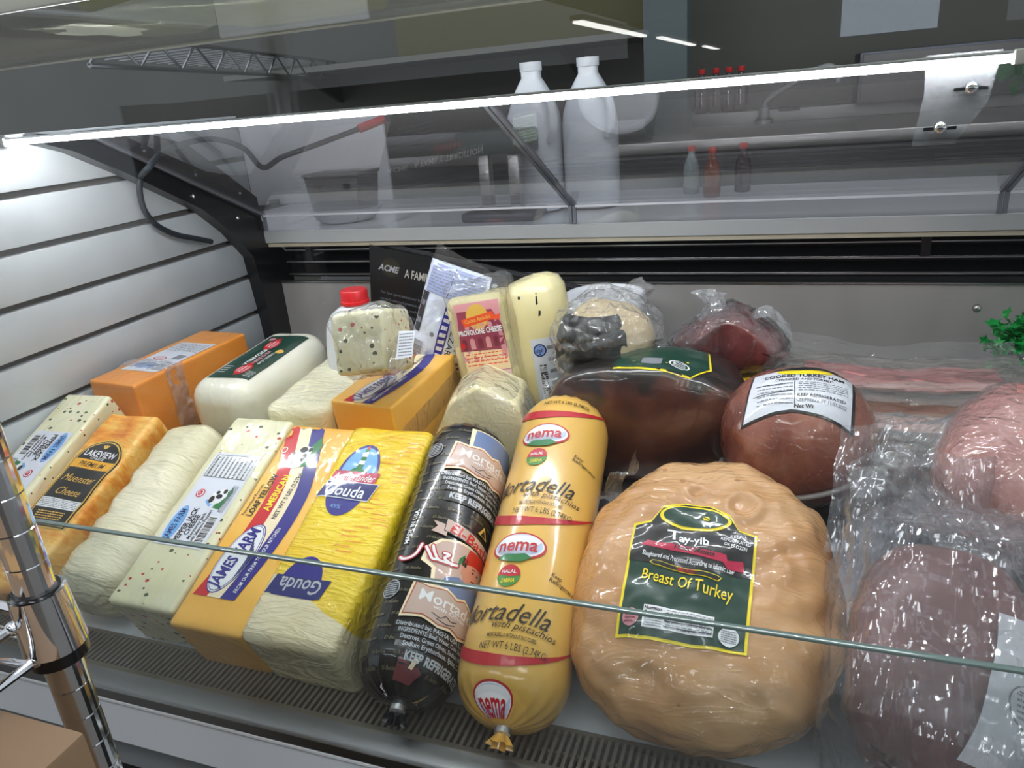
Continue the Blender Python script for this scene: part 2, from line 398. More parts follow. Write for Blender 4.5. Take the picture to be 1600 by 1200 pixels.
# clear rear doors sloping from the lamp to the shelf
doorm = clear('rear_door_acrylic', (248, 248, 250), .08, .9, .015, haze=.055, hcol=(205, 203, 206), power=3.6)
edgem = clear('acrylic_edge', (170, 172, 180), .25, .6, .05, haze=.35, hcol=(170, 172, 180))
def profile(y0, z0, y1, z1, zb, t=.004): return [(y0, z0), (y1, z1), (y1, zb), (y1 + t, zb), (y1 + t, z1 + t * .6), (y0, z0 + t)]
for k, (a, b) in enumerate(((-1.066, -.381), (-.379, .300), (.302, .98))):
    bm = B(); add_prism(bm, profile(.965, -.006, 1.352, -.196, -.2295), 0, a, b); d = part('rear_door', bm, doorm, ang=20)
    for e in (a, b - .006):
        bm = B(); add_prism(bm, profile(.9655, -.0075, 1.3505, -.1975, -.229, .007), 0, e, e + .006); sub('door_edge', bm, edgem, d, 20)
    bm = B(); add_box(bm, (a + .006, 1.3485, -.1995), (b - .006, 1.351, -.1955)); sub('door_crease', bm, pm('pale_edge', (206, 206, 210), .2), d, 0)
# lamp bar
bm = B(); add_box(bm, (XL + .004, .839, -.0022), (.186, .845, .0012), bev=.001); lampb = part('lamp_channel', bm, alu)
bm = B(); add_tube(bm, [(XL + .012, .842, -.0058), (.180, .842, -.0058)], .0033, 14); sub('lamp_tube', bm, emit('lamp_glow', (250, 252, 255), 90), lampb)
for x in (XL + .004, .178):
    bm = B(); add_box(bm, (x, .836, -.0112), (x + .009, .848, .002), bev=.002); sub('lamp_end_cap', bm, pm('cap_white', (235, 235, 232), .4), lampb)
brm = clear('bracket_acrylic', (244, 247, 248), .05, .5, .02, haze=.05, hcol=(210, 212, 216))
bm = B(); add_prism(bm, [(.110, .003), (.172, .003), (.166, -.040), (.142, -.078), (.106, -.078), (.112, -.03)], 1, .853, .857); br = part('lamp_bracket', bm, brm, ang=20)
for q in ((.150, -.028), (.128, -.062)):
    bm = B(); bmesh.ops.create_uvsphere(bm, u_segments=12, v_segments=8, radius=.0062, matrix=M.Translation((q[0], .851, q[1]))); add_box(bm, (q[0] - .014, .8515, q[1] - .0025), (q[0] + .014, .853, q[1] + .0005))
    sub('bracket_screw', bm, chrome, br)
# glass: low riser, front pane, top shelf
glassm = clear('riser_glass', (251, 253, 253), .04, .9, .01, haze=.012, hcol=(205, 212, 216))
green_edge = NT('glass_edge').pbr((112, 132, 126), .18, coat=.6)
bm = B(); add_box(bm, (XL + .004, .5065, -.607), (XR, .5115, -.4088)); rg = part('riser_glass', bm, glassm, ang=0)
bm = B(); add_box(bm, (XL + .004, .5062, -.4088), (XR, .5118, -.4062), bev=.0006); sub('polished_edge', bm, green_edge, rg)
front_glass = clear('front_glass', (254, 255, 255), .03, .96, .006, haze=.003)
bm = B(); add_box(bm, (XL - .05, .470, -.60), (XR, .476, .090)); part('front_pane', bm, front_glass, ang=0)
topm = clear('top_shelf_glass', (206, 208, 198), .05, .5, .01, haze=.07, hcol=(150, 152, 140))
bm = B(); add_box(bm, (XL - .05, .478, .0915), (XR, .838, .0975)); tg = part('top_glass_shelf', bm, topm, ang=0)
for y in (.4745, .838):
    bm = B(); add_box(bm, (XL - .05, y, .0895), (XR, y + .0035, .099), bev=.0006); sub('shelf_edge_strip', bm, pm('edge_strip', (176, 176, 160), .3, .3), tg)
# ------------------------------------------------------------------ room
def struct(name, bm, m, ang=0): o = obj(name, bm, m, None, ang); o['kind'] = 'structure'; return o
n = NT('floor_tile'); bm = B(); add_box(bm, (-9, -24, -Z0 - .05), (8, 3.2, -Z0)); struct('floor', bm, n.pbr(n.mix(n.noise(3, 3), (92, 88, 82), (120, 116, 110)), .4))
n = NT('back_wall_paint'); bm = B(); add_box(bm, (-9, 3.1, -Z0), (8, 3.2, 1.75)); struct('wall_back', bm, n.pbr(n.mix(n.noise(2, 2), (74, 74, 66), (90, 90, 82)), .6))
n = NT('store_wall_paint'); bm = B(); add_box(bm, (-5, -24.1, -Z0), (5, -24, 1.75)); struct('wall_front', bm, n.pbr((70, 66, 62), .6))
n = NT('ceiling_tile'); bm = B(); add_box(bm, (-5, -24, 1.75), (5, -1.2, 1.8)); struct('ceiling', bm, n.pbr((120, 120, 120), .8))
# even ambient light and added overhead lamps
w = bpy.data.worlds.new('World'); SC.world = w; w.use_nodes = True
bg = w.node_tree.nodes['Background']; bg.inputs[0].default_value = (.80, .86, .93, 1); bg.inputs[1].default_value = .62
def lamp(x, y, z, sx, sy, e, name='added_ceiling_lamp', label='unseen long white fitting added overhead as fill in front of the case', cat='lamp'):  # unseen lamp, added to light front faces and glint on film
    t = thing(name, label, cat, (x, y, z))
    bm = B(); add_box(bm, (-sx / 2 - .02, -sy / 2 - .02, .0), (sx / 2 + .02, sy / 2 + .02, .05)); obj('fitting', bm, whitem, t, 0)
    bm = B(); add_box(bm, (-sx / 2, -sy / 2, -.012), (sx / 2, sy / 2, 0)); obj('diffuser', bm, emit('fill_lamp_glow', (248, 250, 255), e), t, 0); return t
lamp(-.35, -.25, 1.45, 1.3, .28, 9, label='unseen long white fitting added overhead as fill, left one of the pair in front of the case')
lamp(-1.6, -1.6, 1.45, 1.3, .12, 14, label='unseen narrow white fitting added overhead for glints on film, far left behind the front pair')
lamp(.4, -1.9, 1.45, 1.3, .12, 14, label='unseen narrow white fitting added overhead for glints on film, middle one behind the front pair')
lamp(2.2, -1.8, 1.45, 1.3, .12, 14, label='unseen narrow white fitting added overhead for glints on film, far right behind the front pair')
lamp(1.25, -.55, 1.45, 1.3, .28, 9, label='unseen long white fitting added overhead as fill, right one of the pair in front of the case')
# ================================================================== goods: materials
def ink(name, col, coat=.6, rough=.4):
    k = 'ink_' + name
    if k not in MC:
        n = NT(k); MC[k] = n.pbr(tuple(col), rough, coat=coat, coat_rough=.08, coat_normal=n.bump(n.ridge(16, (1, .5, 1)), .25, .001))
    return MC[k]
WHITE = ink('white', (238, 240, 242)); CREAM = ink('cream', (250, 234, 196)); RED = ink('red', (206, 24, 36)); BLUE = ink('blue', (40, 38, 134)); BLACK = ink('black', (22, 22, 24))
GREEN = ink('green', (26, 118, 60)); GREY = ink('grey', (128, 132, 140)); SKY = ink('sky', (132, 168, 226)); YEL = ink('yellow', (250, 226, 40)); GOLD = ink('gold', (226, 182, 84))
PAPER = ink('paper', (222, 226, 236)); DGREEN = ink('dark_green', (12, 58, 44)); MARN = ink('maroon', (150, 62, 84)); PINK = ink('pink', (216, 150, 156)); ORANGE = ink('orange', (232, 84, 44))
NAVY = ink('navy', (34, 44, 110)); SKIN = ink('skin', (214, 150, 128)); TAN = ink('tan', (204, 182, 164)); CRIM = ink('crimson', (186, 30, 70)); AMBER = ink('amber', (240, 176, 46)); SILV = ink('silver', (190, 190, 196))
DIMG = ink('dim_gold', (112, 104, 78)); LBLUE = ink('light_blue', (120, 180, 232)); LAV = ink('lavender', (150, 160, 200)); STEELB = ink('steel_blue', (126, 146, 186)); MINT = ink('mint', (206, 226, 200))
film = clear('cling_film', (252, 252, 252), .08, .8, .10, haze=.06, bump=lambda n: n.bump(n.crinkle(34, (1, 1.4, 1)), .8, .006), power=3)
bagfilm = clear('bag_film', (250, 250, 252), .09, .8, .10, haze=.09, hcol=(214, 216, 222), bump=lambda n: n.bump(n.crinkle(16, (2.6, .7, 1)), .9, .012), power=3)
crisp = clear('crisp_film', (252, 252, 253), .16, .8, .12, haze=.16, hcol=(232, 234, 238), bump=lambda n: n.bump(n.crinkle(24, (1.5, .8, 1)), .9, .010), power=3)
hazy = clear('hazy_pouch', (244, 243, 242), .07, .8, .10, haze=.07, hcol=(206, 202, 200), bump=lambda n: n.bump(n.ridge(14, (1, 2, 1)), .6, .002), power=3)
def two(a, b, sc=12, dist=0, st=(1, 1, 1), lo=.35, hi=.68, detail=3):
    return lambda n: n.ramp(n.noise(sc, detail, dist, vec=n.coord(st)), [(lo, a), (hi, b)])
def flecks(n):
    base = n.ramp(n.noise(14, 2), [(.3, (226, 222, 178)), (.7, (238, 234, 200))])
    vec = n.coord((1, 1.3, 1.2)); d = n.voro(88, vec); c = n.voro(88, vec, out='Color')
    sp = n.n('ShaderNodeSeparateColor'); n.l(c, sp.inputs[0]); wob = n.noise(160, 2)
    lim = n.math('MULTIPLY', n.math('POWER', sp.outputs[1], 2.3), .36)
    m = n.math('LESS_THAN', n.math('ADD', d, n.math('MULTIPLY', n.math('SUBTRACT', wob, .5), .22)), lim)
    col = n.ramp(sp.outputs[0], [(.0, (58, 66, 34)), (.45, (84, 90, 50)), (.62, (186, 34, 30)), (1, (150, 60, 44))], 'CONSTANT')
    return n.mix(m, base, col)
def muen(n):
    g = n.noise(13, 5, .8, vec=n.coord((1, 1.6, 1))); r = n.noise(46, 3, vec=n.coord((.5, 3, 1)))
    f = n.math('ADD', n.math('MULTIPLY', g, .75), n.math('MULTIPLY', r, .3))
    return n.ramp(f, [(.36, (212, 116, 24)), (.48, (238, 156, 48)), (.58, (248, 194, 94)), (.72, (250, 212, 134))])
def gouda(n):
    tc = n.n('ShaderNodeTexCoord'); sp = n.n('ShaderNodeSeparateXYZ'); n.l(tc.outputs['Object'], sp.inputs[0])
    y = n.math('ADD', sp.outputs[1], n.math('ADD', n.math('MULTIPLY', sp.outputs[0], .35), n.math('MULTIPLY', n.math('SUBTRACT', n.noise(9, 2), .5), .05)))
    m = n.math('GREATER_THAN', y, .058)
    return n.mix(m, n.ramp(n.noise(16, 3), [(.3, (232, 218, 172)), (.7, (244, 234, 200))]), n.ramp(n.noise(8, 2), [(.3, (238, 196, 8)), (.7, (250, 218, 40))]))
M_pj = wrapped('pepper_jack', flecks, .4, .85, 10, (1, .4, 1), .35)
M_mue = wrapped('muenster_rind', muen, .45, .7, 18, (.6, 1.8, 1), .5, body=.6, bscale=45)
M_moz = wrapped('white_cheese_in_wrinkled_film', two((222, 216, 178), (240, 234, 204), 9), .42, .9, 16, (.35, 2.2, 1), .8, body=.3)
M_jf = wrapped('yellow_american', two((246, 180, 66), (252, 198, 92), 8), .42, .6, 8, (1, .5, 1), .2, body=.08)
M_gou = wrapped('gouda_in_film', gouda, .42, 1, 20, (.5, 1.8, 1), .8, body=.3)
M_ched = wrapped('orange_cheddar', two((232, 140, 44), (240, 158, 66), 9), .45, .6, 7, (1, .6, 1), .25, body=.15)
M_fresh = wrapped('smooth_white', two((228, 226, 206), (240, 238, 222), 7), .35, .9, 7, (1, .4, 1), .25, body=.05)
M_white2 = wrapped('white_loaf_film', two((226, 220, 184), (240, 236, 206), 9), .42, 1, 20, (.5, 1.6, 1), .8, body=.3)
M_wedge = wrapped('wedge_film', two((240, 228, 178), (250, 242, 206), 10), .42, .9, 30, (1, 1.3, 1), .35, body=.2)
M_prov = wrapped('provolone', two((232, 220, 164), (240, 230, 182), 8), .4, .8, 8, (1, 1, .4), .35, body=.08)

def loaf(name, label, cat, mw, w, l, h, m, r=.006, amp=.0012, group=None, fn=None, cuts=22, seed=0, body='cheese_block'):
    t = thing(name, label, cat, mw, group); b = obj(body, rbox(w, l, h, r, cuts, amp, 22, seed, fn), m, t, 60); return t, b
# ------------------------------------------------------------------ front row, left to right
t, b = loaf('pepper_jack_block', 'short speckled pepper jack block in the corner against the slatted wall, label upside down', 'cheese', deck(-1.043, .045, 0, .02), .092, .275, .10, M_pj, seed=1)
def pj_label(o, y0, flip, hgt=.155, wid=.076, parent=None):
    P = Print(PI if flip else 0, (0, y0), wid / .078); P.poly([(-.039, -hgt / 2), (.037, -hgt / 2), (.039, hgt / 2), (-.038, hgt / 2)], PAPER, 0)
    P.ell(-.026, -.046, .010, .030, SKY, 1, rot=0); P.ell(-.026, -.046, .0085, .028, LBLUE, 2)
    P.text('JAMES FARM', -.0265, -.046, .048, .0095, NAVY, 3, PI / 2, bold=.02)
    P.text('PEPPER JACK', -.0095, -.044, .054, .0082, BLACK, 2, PI / 2, bold=.03); P.text('CHEESE', -.0005, -.044, .032, .0078, BLACK, 2, PI / 2, bold=.03)
    P.text('Monterey Jack', .0075, -.044, .042, .005, BLACK, 2, PI / 2, bold=.015); P.text('with Jalapeno Peppers', .0140, -.044, .052, .005, BLACK, 2, PI / 2, bold=.015)
    P.rect(.017, -.070, .034, -.026, WHITE, 1); P.bars(.019, -.068, .032, -.028, BLACK, 2, across=False)
    P.ell(-.020, .006, .007, .0072, RED, 1); P.ell(-.020, .006, .0055, .0057, PAPER, 2); P.ell(-.020, .006, .0035, .0042, RED, 3); P.text('A', -.020, .006, .003, .004, WHITE, 4)
    P.poly([(.012, -.014), (.024, -.016), (.030, .012), (.026, .022), (.018, .004)], GREEN, 1); P.poly([(-.004, -.006), (.006, -.014), (.012, -.004), (.002, .010)], LBLUE, 1)
    P.poly([(-.002, -.002), (.006, -.010), (.018, -.006), (.024, .006), (.020, .018), (.010, .016), (.002, .010)], WHITE, 2)
    for a in ((.004, -.002, .004, .006), (.013, .004, .005, .004), (.018, .013, .003, .004), (.008, .010, .003, .003)): P.ell(*a, BLACK, 3, 12)
    P.rect(-.034, .034, .0345, .0735, WHITE, 1)
    for k in range(9): P.line([(-.033 + .0082 * k, .035), (-.033 + .0082 * k, .073)], .0004, GREY, 2)
    P.line([(-.034, .0345), (.0345, .0345), (.0345, .0735), (-.034, .0735), (-.034, .0345)], .0007, BLACK, 2)
    P.lines(.035, -.032, .070, .032, 9, GREY, 2, .4, rot90=True); P.text('Nutrition Facts', -.030, .053, .030, .004, BLACK, 3, PI / 2)
    P.lines(-.020, .024, .024, .034, 5, GREY, 2, .5, 5, True)
    P.build('label', onto(o, (0, 0, 0), (1, 0, 0), (0, 1, 0)), parent)
pj_label(b, .118, True, parent=t)
t, b = loaf('muenster_loaf', 'orange rinded muenster loaf with an arched black and gold label', 'cheese', deck(-.945, -.012, 0, .0), .098, .31, .088, M_mue, .009, .004, seed=2)
P = Print(-.02, (.003, .168), 1.0)
def arch(w, y0, y1, k=14): return [(-w, y0), (w, y0)] + [(w * math.cos(PI * q / k), y1 + w * 1.0 * math.sin(PI * q / k)) for q in range(k + 1)]
P.poly(arch(.043, -.072, .042), GOLD, 0); P.poly(arch(.0405, -.0695, .042), BLACK, 1); P.poly(arch(.0385, -.0675, .042), GOLD, 2); P.poly(arch(.0365, -.0655, .042), BLACK, 3)
P.rect(-.0365, .029, .0365, .045, AMBER, 4); P.text('PREMIUM', 0, .037, .045, .009, BLACK, 5, shear=.2)
P.text('LAKEVIEW', 0, .057, .056, .011, WHITE, 4, bold=.02); P.text('CHEESE', 0, .0485, .024, .0042, WHITE, 4)
for a in (-.7, 0, .7): P.ell(math.sin(a) * .004, .068 + math.cos(a) * .003, .0018, .0045, GOLD, 4, 12, -a)
P.text('Muenster', 0, .011, .060, .013, GOLD, 4, shear=.45, bold=0); P.text('Cheese', 0, -.012, .042, .013, GOLD, 4, shear=.45, bold=0)
P.rect(-.0365, -.042, .0365, -.026, WHITE, 4); P.lines(-.035, -.041, .035, -.027, 5, GREY, 5, .4)
P.lines(-.026, -.060, .026, -.046, 4, GOLD, 4, .45, 8)
P.build('label', onto(b, (0, 0, 0), (1, 0, 0), (0, 1, 0)), t)
def pinch(p):
    if p.y < .06:
        k = (.06 - p.y) / .06; c = V((.0, p.y, .05)); q = p - c; s_ = 1 - .22 * k * k; p = c + V((q.x * s_, 0, q.z * s_))
        a = math.atan2(q.z, q.x); p.y += -.010 * k * max(0, 1 - (q.length / .055) ** 2) * -1 + .0012 * math.sin(a * 17) * k
    else: p.x += .0022 * math.sin(p.y * 130 + 3 * math.sin(p.x * 40)); p.z += .0026 * math.sin(p.y * 150 + p.x * 60) * (p.z > .05)
    return p
t, b = loaf('fresh_mozzarella_loaf', 'cream white loaf with a rounded puckered front end in wrinkled clear film', 'cheese', deck(-.822, -.005, 0, .0), .104, .305, .096, M_moz, .042, .0025, fn=pinch, cuts=30, seed=3)
t, b = loaf('pepper_jack_loaf', 'long speckled pepper jack loaf with a white farm label reading up its length', 'cheese', deck(-.703, 0, 0, 0), .100, .305, .092, M_pj, .006, seed=4)
pj_label(b, .160, False, parent=t)
def american(P, top=True):
    def cx(y): return -.014 + .020 * math.sin((y - .045) / .24 * PI * 1.0) * .9 - .010 * max(0, (y - .2) / .1)
    ys = [.040 + .0135 * k for k in range(21)]
    for a, b_, m in ((-.0265, -.0065, RED), (-.0065, .0125, CREAM), (.0125, .0330, BLUE)):
        for y0, y1 in zip(ys, ys[1:]): P.put([(cx(y0) + a, y0), (cx(y0) + b_, y0), (cx(y1) + b_, y1), (cx(y1) + a, y1)], [(0, 1, 2, 3)], m, 0)
    P.ell(-.012, .094, .022, .050, BLUE, 1, rot=-.18); P.ell(-.012, .094, .0208, .0485, WHITE, 2, rot=-.18); P.ell(-.012, .094, .0195, .047, BLUE, 3, rot=-.18); P.ell(-.012, .094, .0188, .046, WHITE, 4, rot=-.18)
    for k in range(7): P.line([(.000 + .0018 * k, .066 + .004 * k), (.003 + .0012 * k, .094), (-.004 + .0022 * k, .124 - .004 * k)], .0011, NAVY, 5)
    P.text('JAMES FARM', -.0155, .094, .084, .0165, BLUE, 6, PI / 2 - .18, bold=.03)
    P.text('FROM OUR FARM TO YOUR KITCHEN', .018, .095, .092, .0055, WHITE, 5, PI / 2 - .1, bold=.01)
    P.text('LOAF YELLOW', -.030, .187, .068, .0088, BLACK, 2, PI / 2 - .04, bold=.025); P.text('Pasteurized Process', -.040, .178, .050, .0042, BLACK, 2, PI / 2 - .04)
    P.text('AMERICAN', -.0115, .192, .058, .0105, YEL, 2, PI / 2 - .02, bold=.03); P.text('NET WT 5 LBS (2.27kg)', .0065, .190, .074, .0062, BLACK, 2, PI / 2 - .02, bold=.02)
    P.poly([(.000, .236), (.012, .240), (.016, .276), (.008, .290), (-.002, .268)], GREEN, 2)
    P.poly([(-.022, .240), (-.012, .232), (-.002, .236), (.006, .252), (.004, .270), (-.006, .272), (-.018, .262), (-.026, .252)], WHITE, 3)
    for a in ((-.014, .246, .006, .008), (-.002, .252, .004, .007), (-.008, .265, .006, .005), (-.021, .256, .004, .004), (.002, .266, .003, .004)): P.ell(*a, BLACK, 4, 14)
    P.ell(-.038, .262, .006, .0068, RED, 1); P.ell(-.038, .262, .0048, .0055, CREAM, 2); P.ell(-.038, .262, .0032, .004, RED, 3)
    return P
t, b = loaf('american_cheese_loaf', 'yellow american cheese loaf in the front row with red, cream and blue swoosh print', 'cheese', deck(-.598, -.012, 0, 0), .102, .31, .092, M_jf, .005, .0006, seed=5)
american(Print()).build('printed_wrapper', onto(b, (0, 0, 0), (1, 0, 0), (0, 1, 0)), t)
t, b = loaf('gouda_loaf', 'gouda loaf half in yellow printed film, its cut white end bare toward the glass', 'cheese', deck(-.487, -.015, 0, 0), .122, .315, .102, M_gou, .012, .002, seed=6)
P = Print()
def gl(P, x, y, s=1, up=1):
    P.o = (x, y); P.sc = s; P.rot = 0 if up > 0 else PI
    P.ell(0, 0, .0245, .047, BLUE, 0); P.ell(0, .010, .0200, .033, LBLUE, 1, a0=0, a1=PI); P.rect(-.0195, .010, .0195, .018, LBLUE, 1)
    P.poly([(-.014, .006), (.014, .006), (.005, .014), (-.006, .015)], GREEN, 2); P.poly([(-.004, .014), (.004, .014), (.0022, .040), (-.0022, .040)], GREEN, 2)
    for z in (.020, .030): P.rect(-.0034, z, .0034, z + .005, WHITE, 3)
    P.poly([(-.0022, .040), (.0022, .040), (0, .046)], ORANGE, 3)
    P.poly([(-.028, -.004), (.026, -.004), (.028, .010), (-.026, .010)], CRIM, 3); P.text('Ammerlander', 0, .0028, .050, .010, WHITE, 4, shear=.3, bold=.005)
    for q in (.006, .010): P.ell(q + .0035, .0088, .0009, .0009, WHITE, 4, 8)
    P.poly([(-.034, -.026), (.028, -.026), (.033, -.004), (-.029, -.004)], WHITE, 4); P.poly([(-.033, -.025), (.0275, -.025), (.0320, -.005), (-.0285, -.005)], NAVY, 5)
    P.text('Gouda', -.002, -.0155, .046, .015, WHITE, 6, shear=.1); P.text('45%', -.004, -.036, .012, .005, SKY, 3)
gl(P, -.0165, .222, 1.2)
P.o = (-.016, .0500); P.rot = PI; P.sc = 1.2; P.ell(0, -.004, .0245, .044, BLUE, 0, a0=PI, a1=2 * PI); P.poly([(-.033, -.025), (.0275, -.025), (.0320, -.005), (-.0285, -.005)], NAVY, 1); P.text('Gouda', -.002, -.0155, .046, .015, SILV, 2, shear=.1)
P.o = (0, 0); P.sc = 1; P.rot = 0
rd = random.Random(4)
for k in range(26):
    P.text('Ammerlander', rd.uniform(.01, .05), .12 + .007 * k, .022, .0026, ORANGE, 0, shear=.3, bold=0)
P.build('printed_film', onto(b, (0, 0, 0), (1, 0, 0), (0, 1, 0)), t)
# ------------------------------------------------------------------ mortadella logs
def log(name, label, cat, mw, R, L, m, clipm, tail):
    t = thing(name, label, cat, mw)
    def rad(y):
        c = R * 1.05; k = 0
        if y < c: k = (c - y) / c
        elif y > L - c: k = (y - L + c) / c
        return R * max(0, 1 - k ** 2.6) ** .5, k
    def f(u, v):
        y = L * (.5 - .5 * math.cos(PI * (v * .996 + .002))) * .55 + L * v * .45; y = max(.0005, min(L - .0005, y)); r, k = rad(y); a = 2 * PI * u
        pl = k ** 4 * .09
        r *= 1 + pl * math.sin(a * 19) * (1 if r > .003 else 0) + .004 * noise.noise(V((math.cos(a) * 2, y * 14, math.sin(a) * 2)))
        return V((r * math.sin(a), y, r * math.cos(a)))
    bm = B(); nu, nv = 76, 64
    rings = [[bm.verts.new(f(i / nu, j / nv)) for i in range(nu)] for j in range(nv + 1)]
    for p, q in zip(rings, rings[1:]):
        for i in range(nu): bm.faces.new((p[i], q[i], q[(i + 1) % nu], p[(i + 1) % nu]))
    bm.faces.new(rings[0]); bm.faces.new(rings[-1][::-1])
    body = obj('casing', bm, m, t, 60)
    for y, d in ((0, -1), (L, 1)) if name.startswith('y') else ((0, -1),):
        bm = B(); add_lathe(bm, [(.006, -.005), (.0085, -.004), (.0085, .003), (.006, .005)], 14); bm.transform(M.Translation((0, y + d * .002, 0)) @ M.Rotation(PI / 2, 4, 'X')); obj('clip', bm, clipm, t)
        bm = grid(lambda u, v: V(((.005 + .007 * v * (1 + .4 * math.sin(u * 14 * PI))) * math.cos(2 * PI * u), y + d * (.004 + .012 * v), (.005 + .007 * v * (1 + .4 * math.sin(u * 14 * PI))) * math.sin(2 * PI * u))), 42, 3)
        obj('gathered_tail', bm, tail, t, 0)
    def mp(u, v):
        v2 = max(.003, min(L - .003, v)); r, k = rad(v2); e = .001; dr = (rad(v2 + e)[0] - rad(v2 - e)[0]) / (2 * e); a = u / R
        n = V((math.sin(a), -dr, math.cos(a))).normalized(); r += .0005
        return V((r * math.sin(a), v2, r * math.cos(a))), n
    return t, body, mp
n = NT('yellow_casing'); cm = n.pbr(n.mix(n.noise(5, 2), (226, 176, 78), (238, 192, 96)), .3, coat=.9, coat_rough=.12, sss=.1, coat_normal=n.bump(n.noise(7, 2, .5), .1, .002))
t, b, mp = log('yellow_mortadella_log', 'yellow mortadella log with red bands and pistachio lettering', 'sausage', deck(-.239, -.035, .058, .075), .058, .427, cm, alu, cm)
NRED = ink('nema_red', (190, 24, 40), .3); NG = ink('nema_green', (70, 140, 60), .3); NBLK = ink('nema_black', (34, 28, 20), .2); NBL = ink('nema_blue', (196, 210, 232), .3); NW = ink('nema_white', (240, 240, 240), .3)
P = Print()
for v0 in (.0085, .1690, .3300):
    P.o = (-.008, v0); full = v0 > .1
    P.ell(0, 0, .0315, .0175, NRED, 0); P.ell(0, .0003, .0290, .0152, NW, 1); P.ell(0, .001, .0270, .0135, NBL, 2); P.ell(0, .0060, .024, .0075, NW, 3)
    P.poly([(-.022, -.0135), (-.012, -.0090), (0, -.0100), (.010, -.0090), (.018, -.0135), (.008, -.0195), (-.006, -.0190)], GREEN, 4)
    P.text('nema', 0, .0025, .044, .0165, NRED, 5, shear=.05, bold=.02); P.text('PREMIUM QUALITY', 0, -.0072, .036, .0032, SILV, 5)
    if full:
        P.ell(-.003, -.0355, .0130, .0130, NG, 0); P.poly([(-.003 + .0130 * math.cos(k * PI / 14), -.0355 + .0130 * math.sin(k * PI / 14)) for k in range(15)] + [(-.0100, -.0345), (-.003, -.0370), (.004, -.0365)], NRED, 1)
        P.text('HALAL', -.003, -.0308, .016, .0042, NW, 2); P.text('ZABIHA', -.003, -.0415, .016, .0048, YEL, 2, shear=.2)
        P.text('Keep', .048, -.0265, .0125, .0050, NBLK, 0, -.16, bold=.004); P.text('Refrigerated', .058, -.0345, .036, .0050, NBLK, 0, -.16, bold=.004)
        P.text('Mortadella', -.004, -.0755, .108, .0215, NBLK, 1, -.04, shear=.42, bold=.002); P.text('with pistachios', .026, -.0915, .068, .0082, NBLK, 1, -.06, shear=.35, bold=-.002)
        P.text('MORTADELLA WITHOUT FAT CUBES', .014, -.1020, .050, .0042, NBLK, 1, -.02); P.text('NET WT 6 LBS (2.74KG)', .018, -.1125, .070, .0080, NBLK, 1, -.03, bold=-.004)
    u = [-.062 + .0065 * k for k in range(24)]
    if v0 < .3 or True:
        def bv(x): return .0335 + 5.2 * (x - .006) ** 2
        for a, c in zip(u, u[1:]):
            th0 = .0125 * (1 - max(0, (a + .01) / .115)) ; th1 = .0125 * (1 - max(0, (c + .01) / .115))
            P.put([(a, bv(a) - th0 / 2), (c, bv(c) - th1 / 2), (c, bv(c) + th1 / 2), (a, bv(a) + th0 / 2)], [(0, 1, 2, 3)], NRED, 0)
P.o = (0, 0); P.text('NET WT 6 LBS (2.74KG)', .012, .385, .060, .0062, NBLK, 1)
P.build('casing_print', mp, t, .007)
n = NT('black_casing'); bk = n.pbr((20, 20, 22), .22, coat=.8, coat_rough=.05, coat_normal=n.bump(n.noise(6, 2, .5), .12, .002))
t, b, mp = log('black_mortadella_log', 'black printed mortadella log lying left of the yellow one', 'sausage', deck(-.354, -.035, .056, .107), .056, .372, bk, alu, bk)
P = Print()
BG = ink('basha_tan', (206, 178, 164), .7); BB = ink('basha_border', (186, 92, 60), .7); BGR = ink('basha_grey', (196, 200, 206), .5); BBL = ink('basha_blue', (110, 132, 176), .6); BRD = ink('basha_red', (196, 28, 24), .6)
for r in range(25):
    for c in range(-3, 5):
        P.text('El-Basha', c * .0285 + (.0142 if r % 2 else 0) - .002, .020 + .0135 * r, .0185, .0034, DIMG, 0, shear=.2, bold=.012)
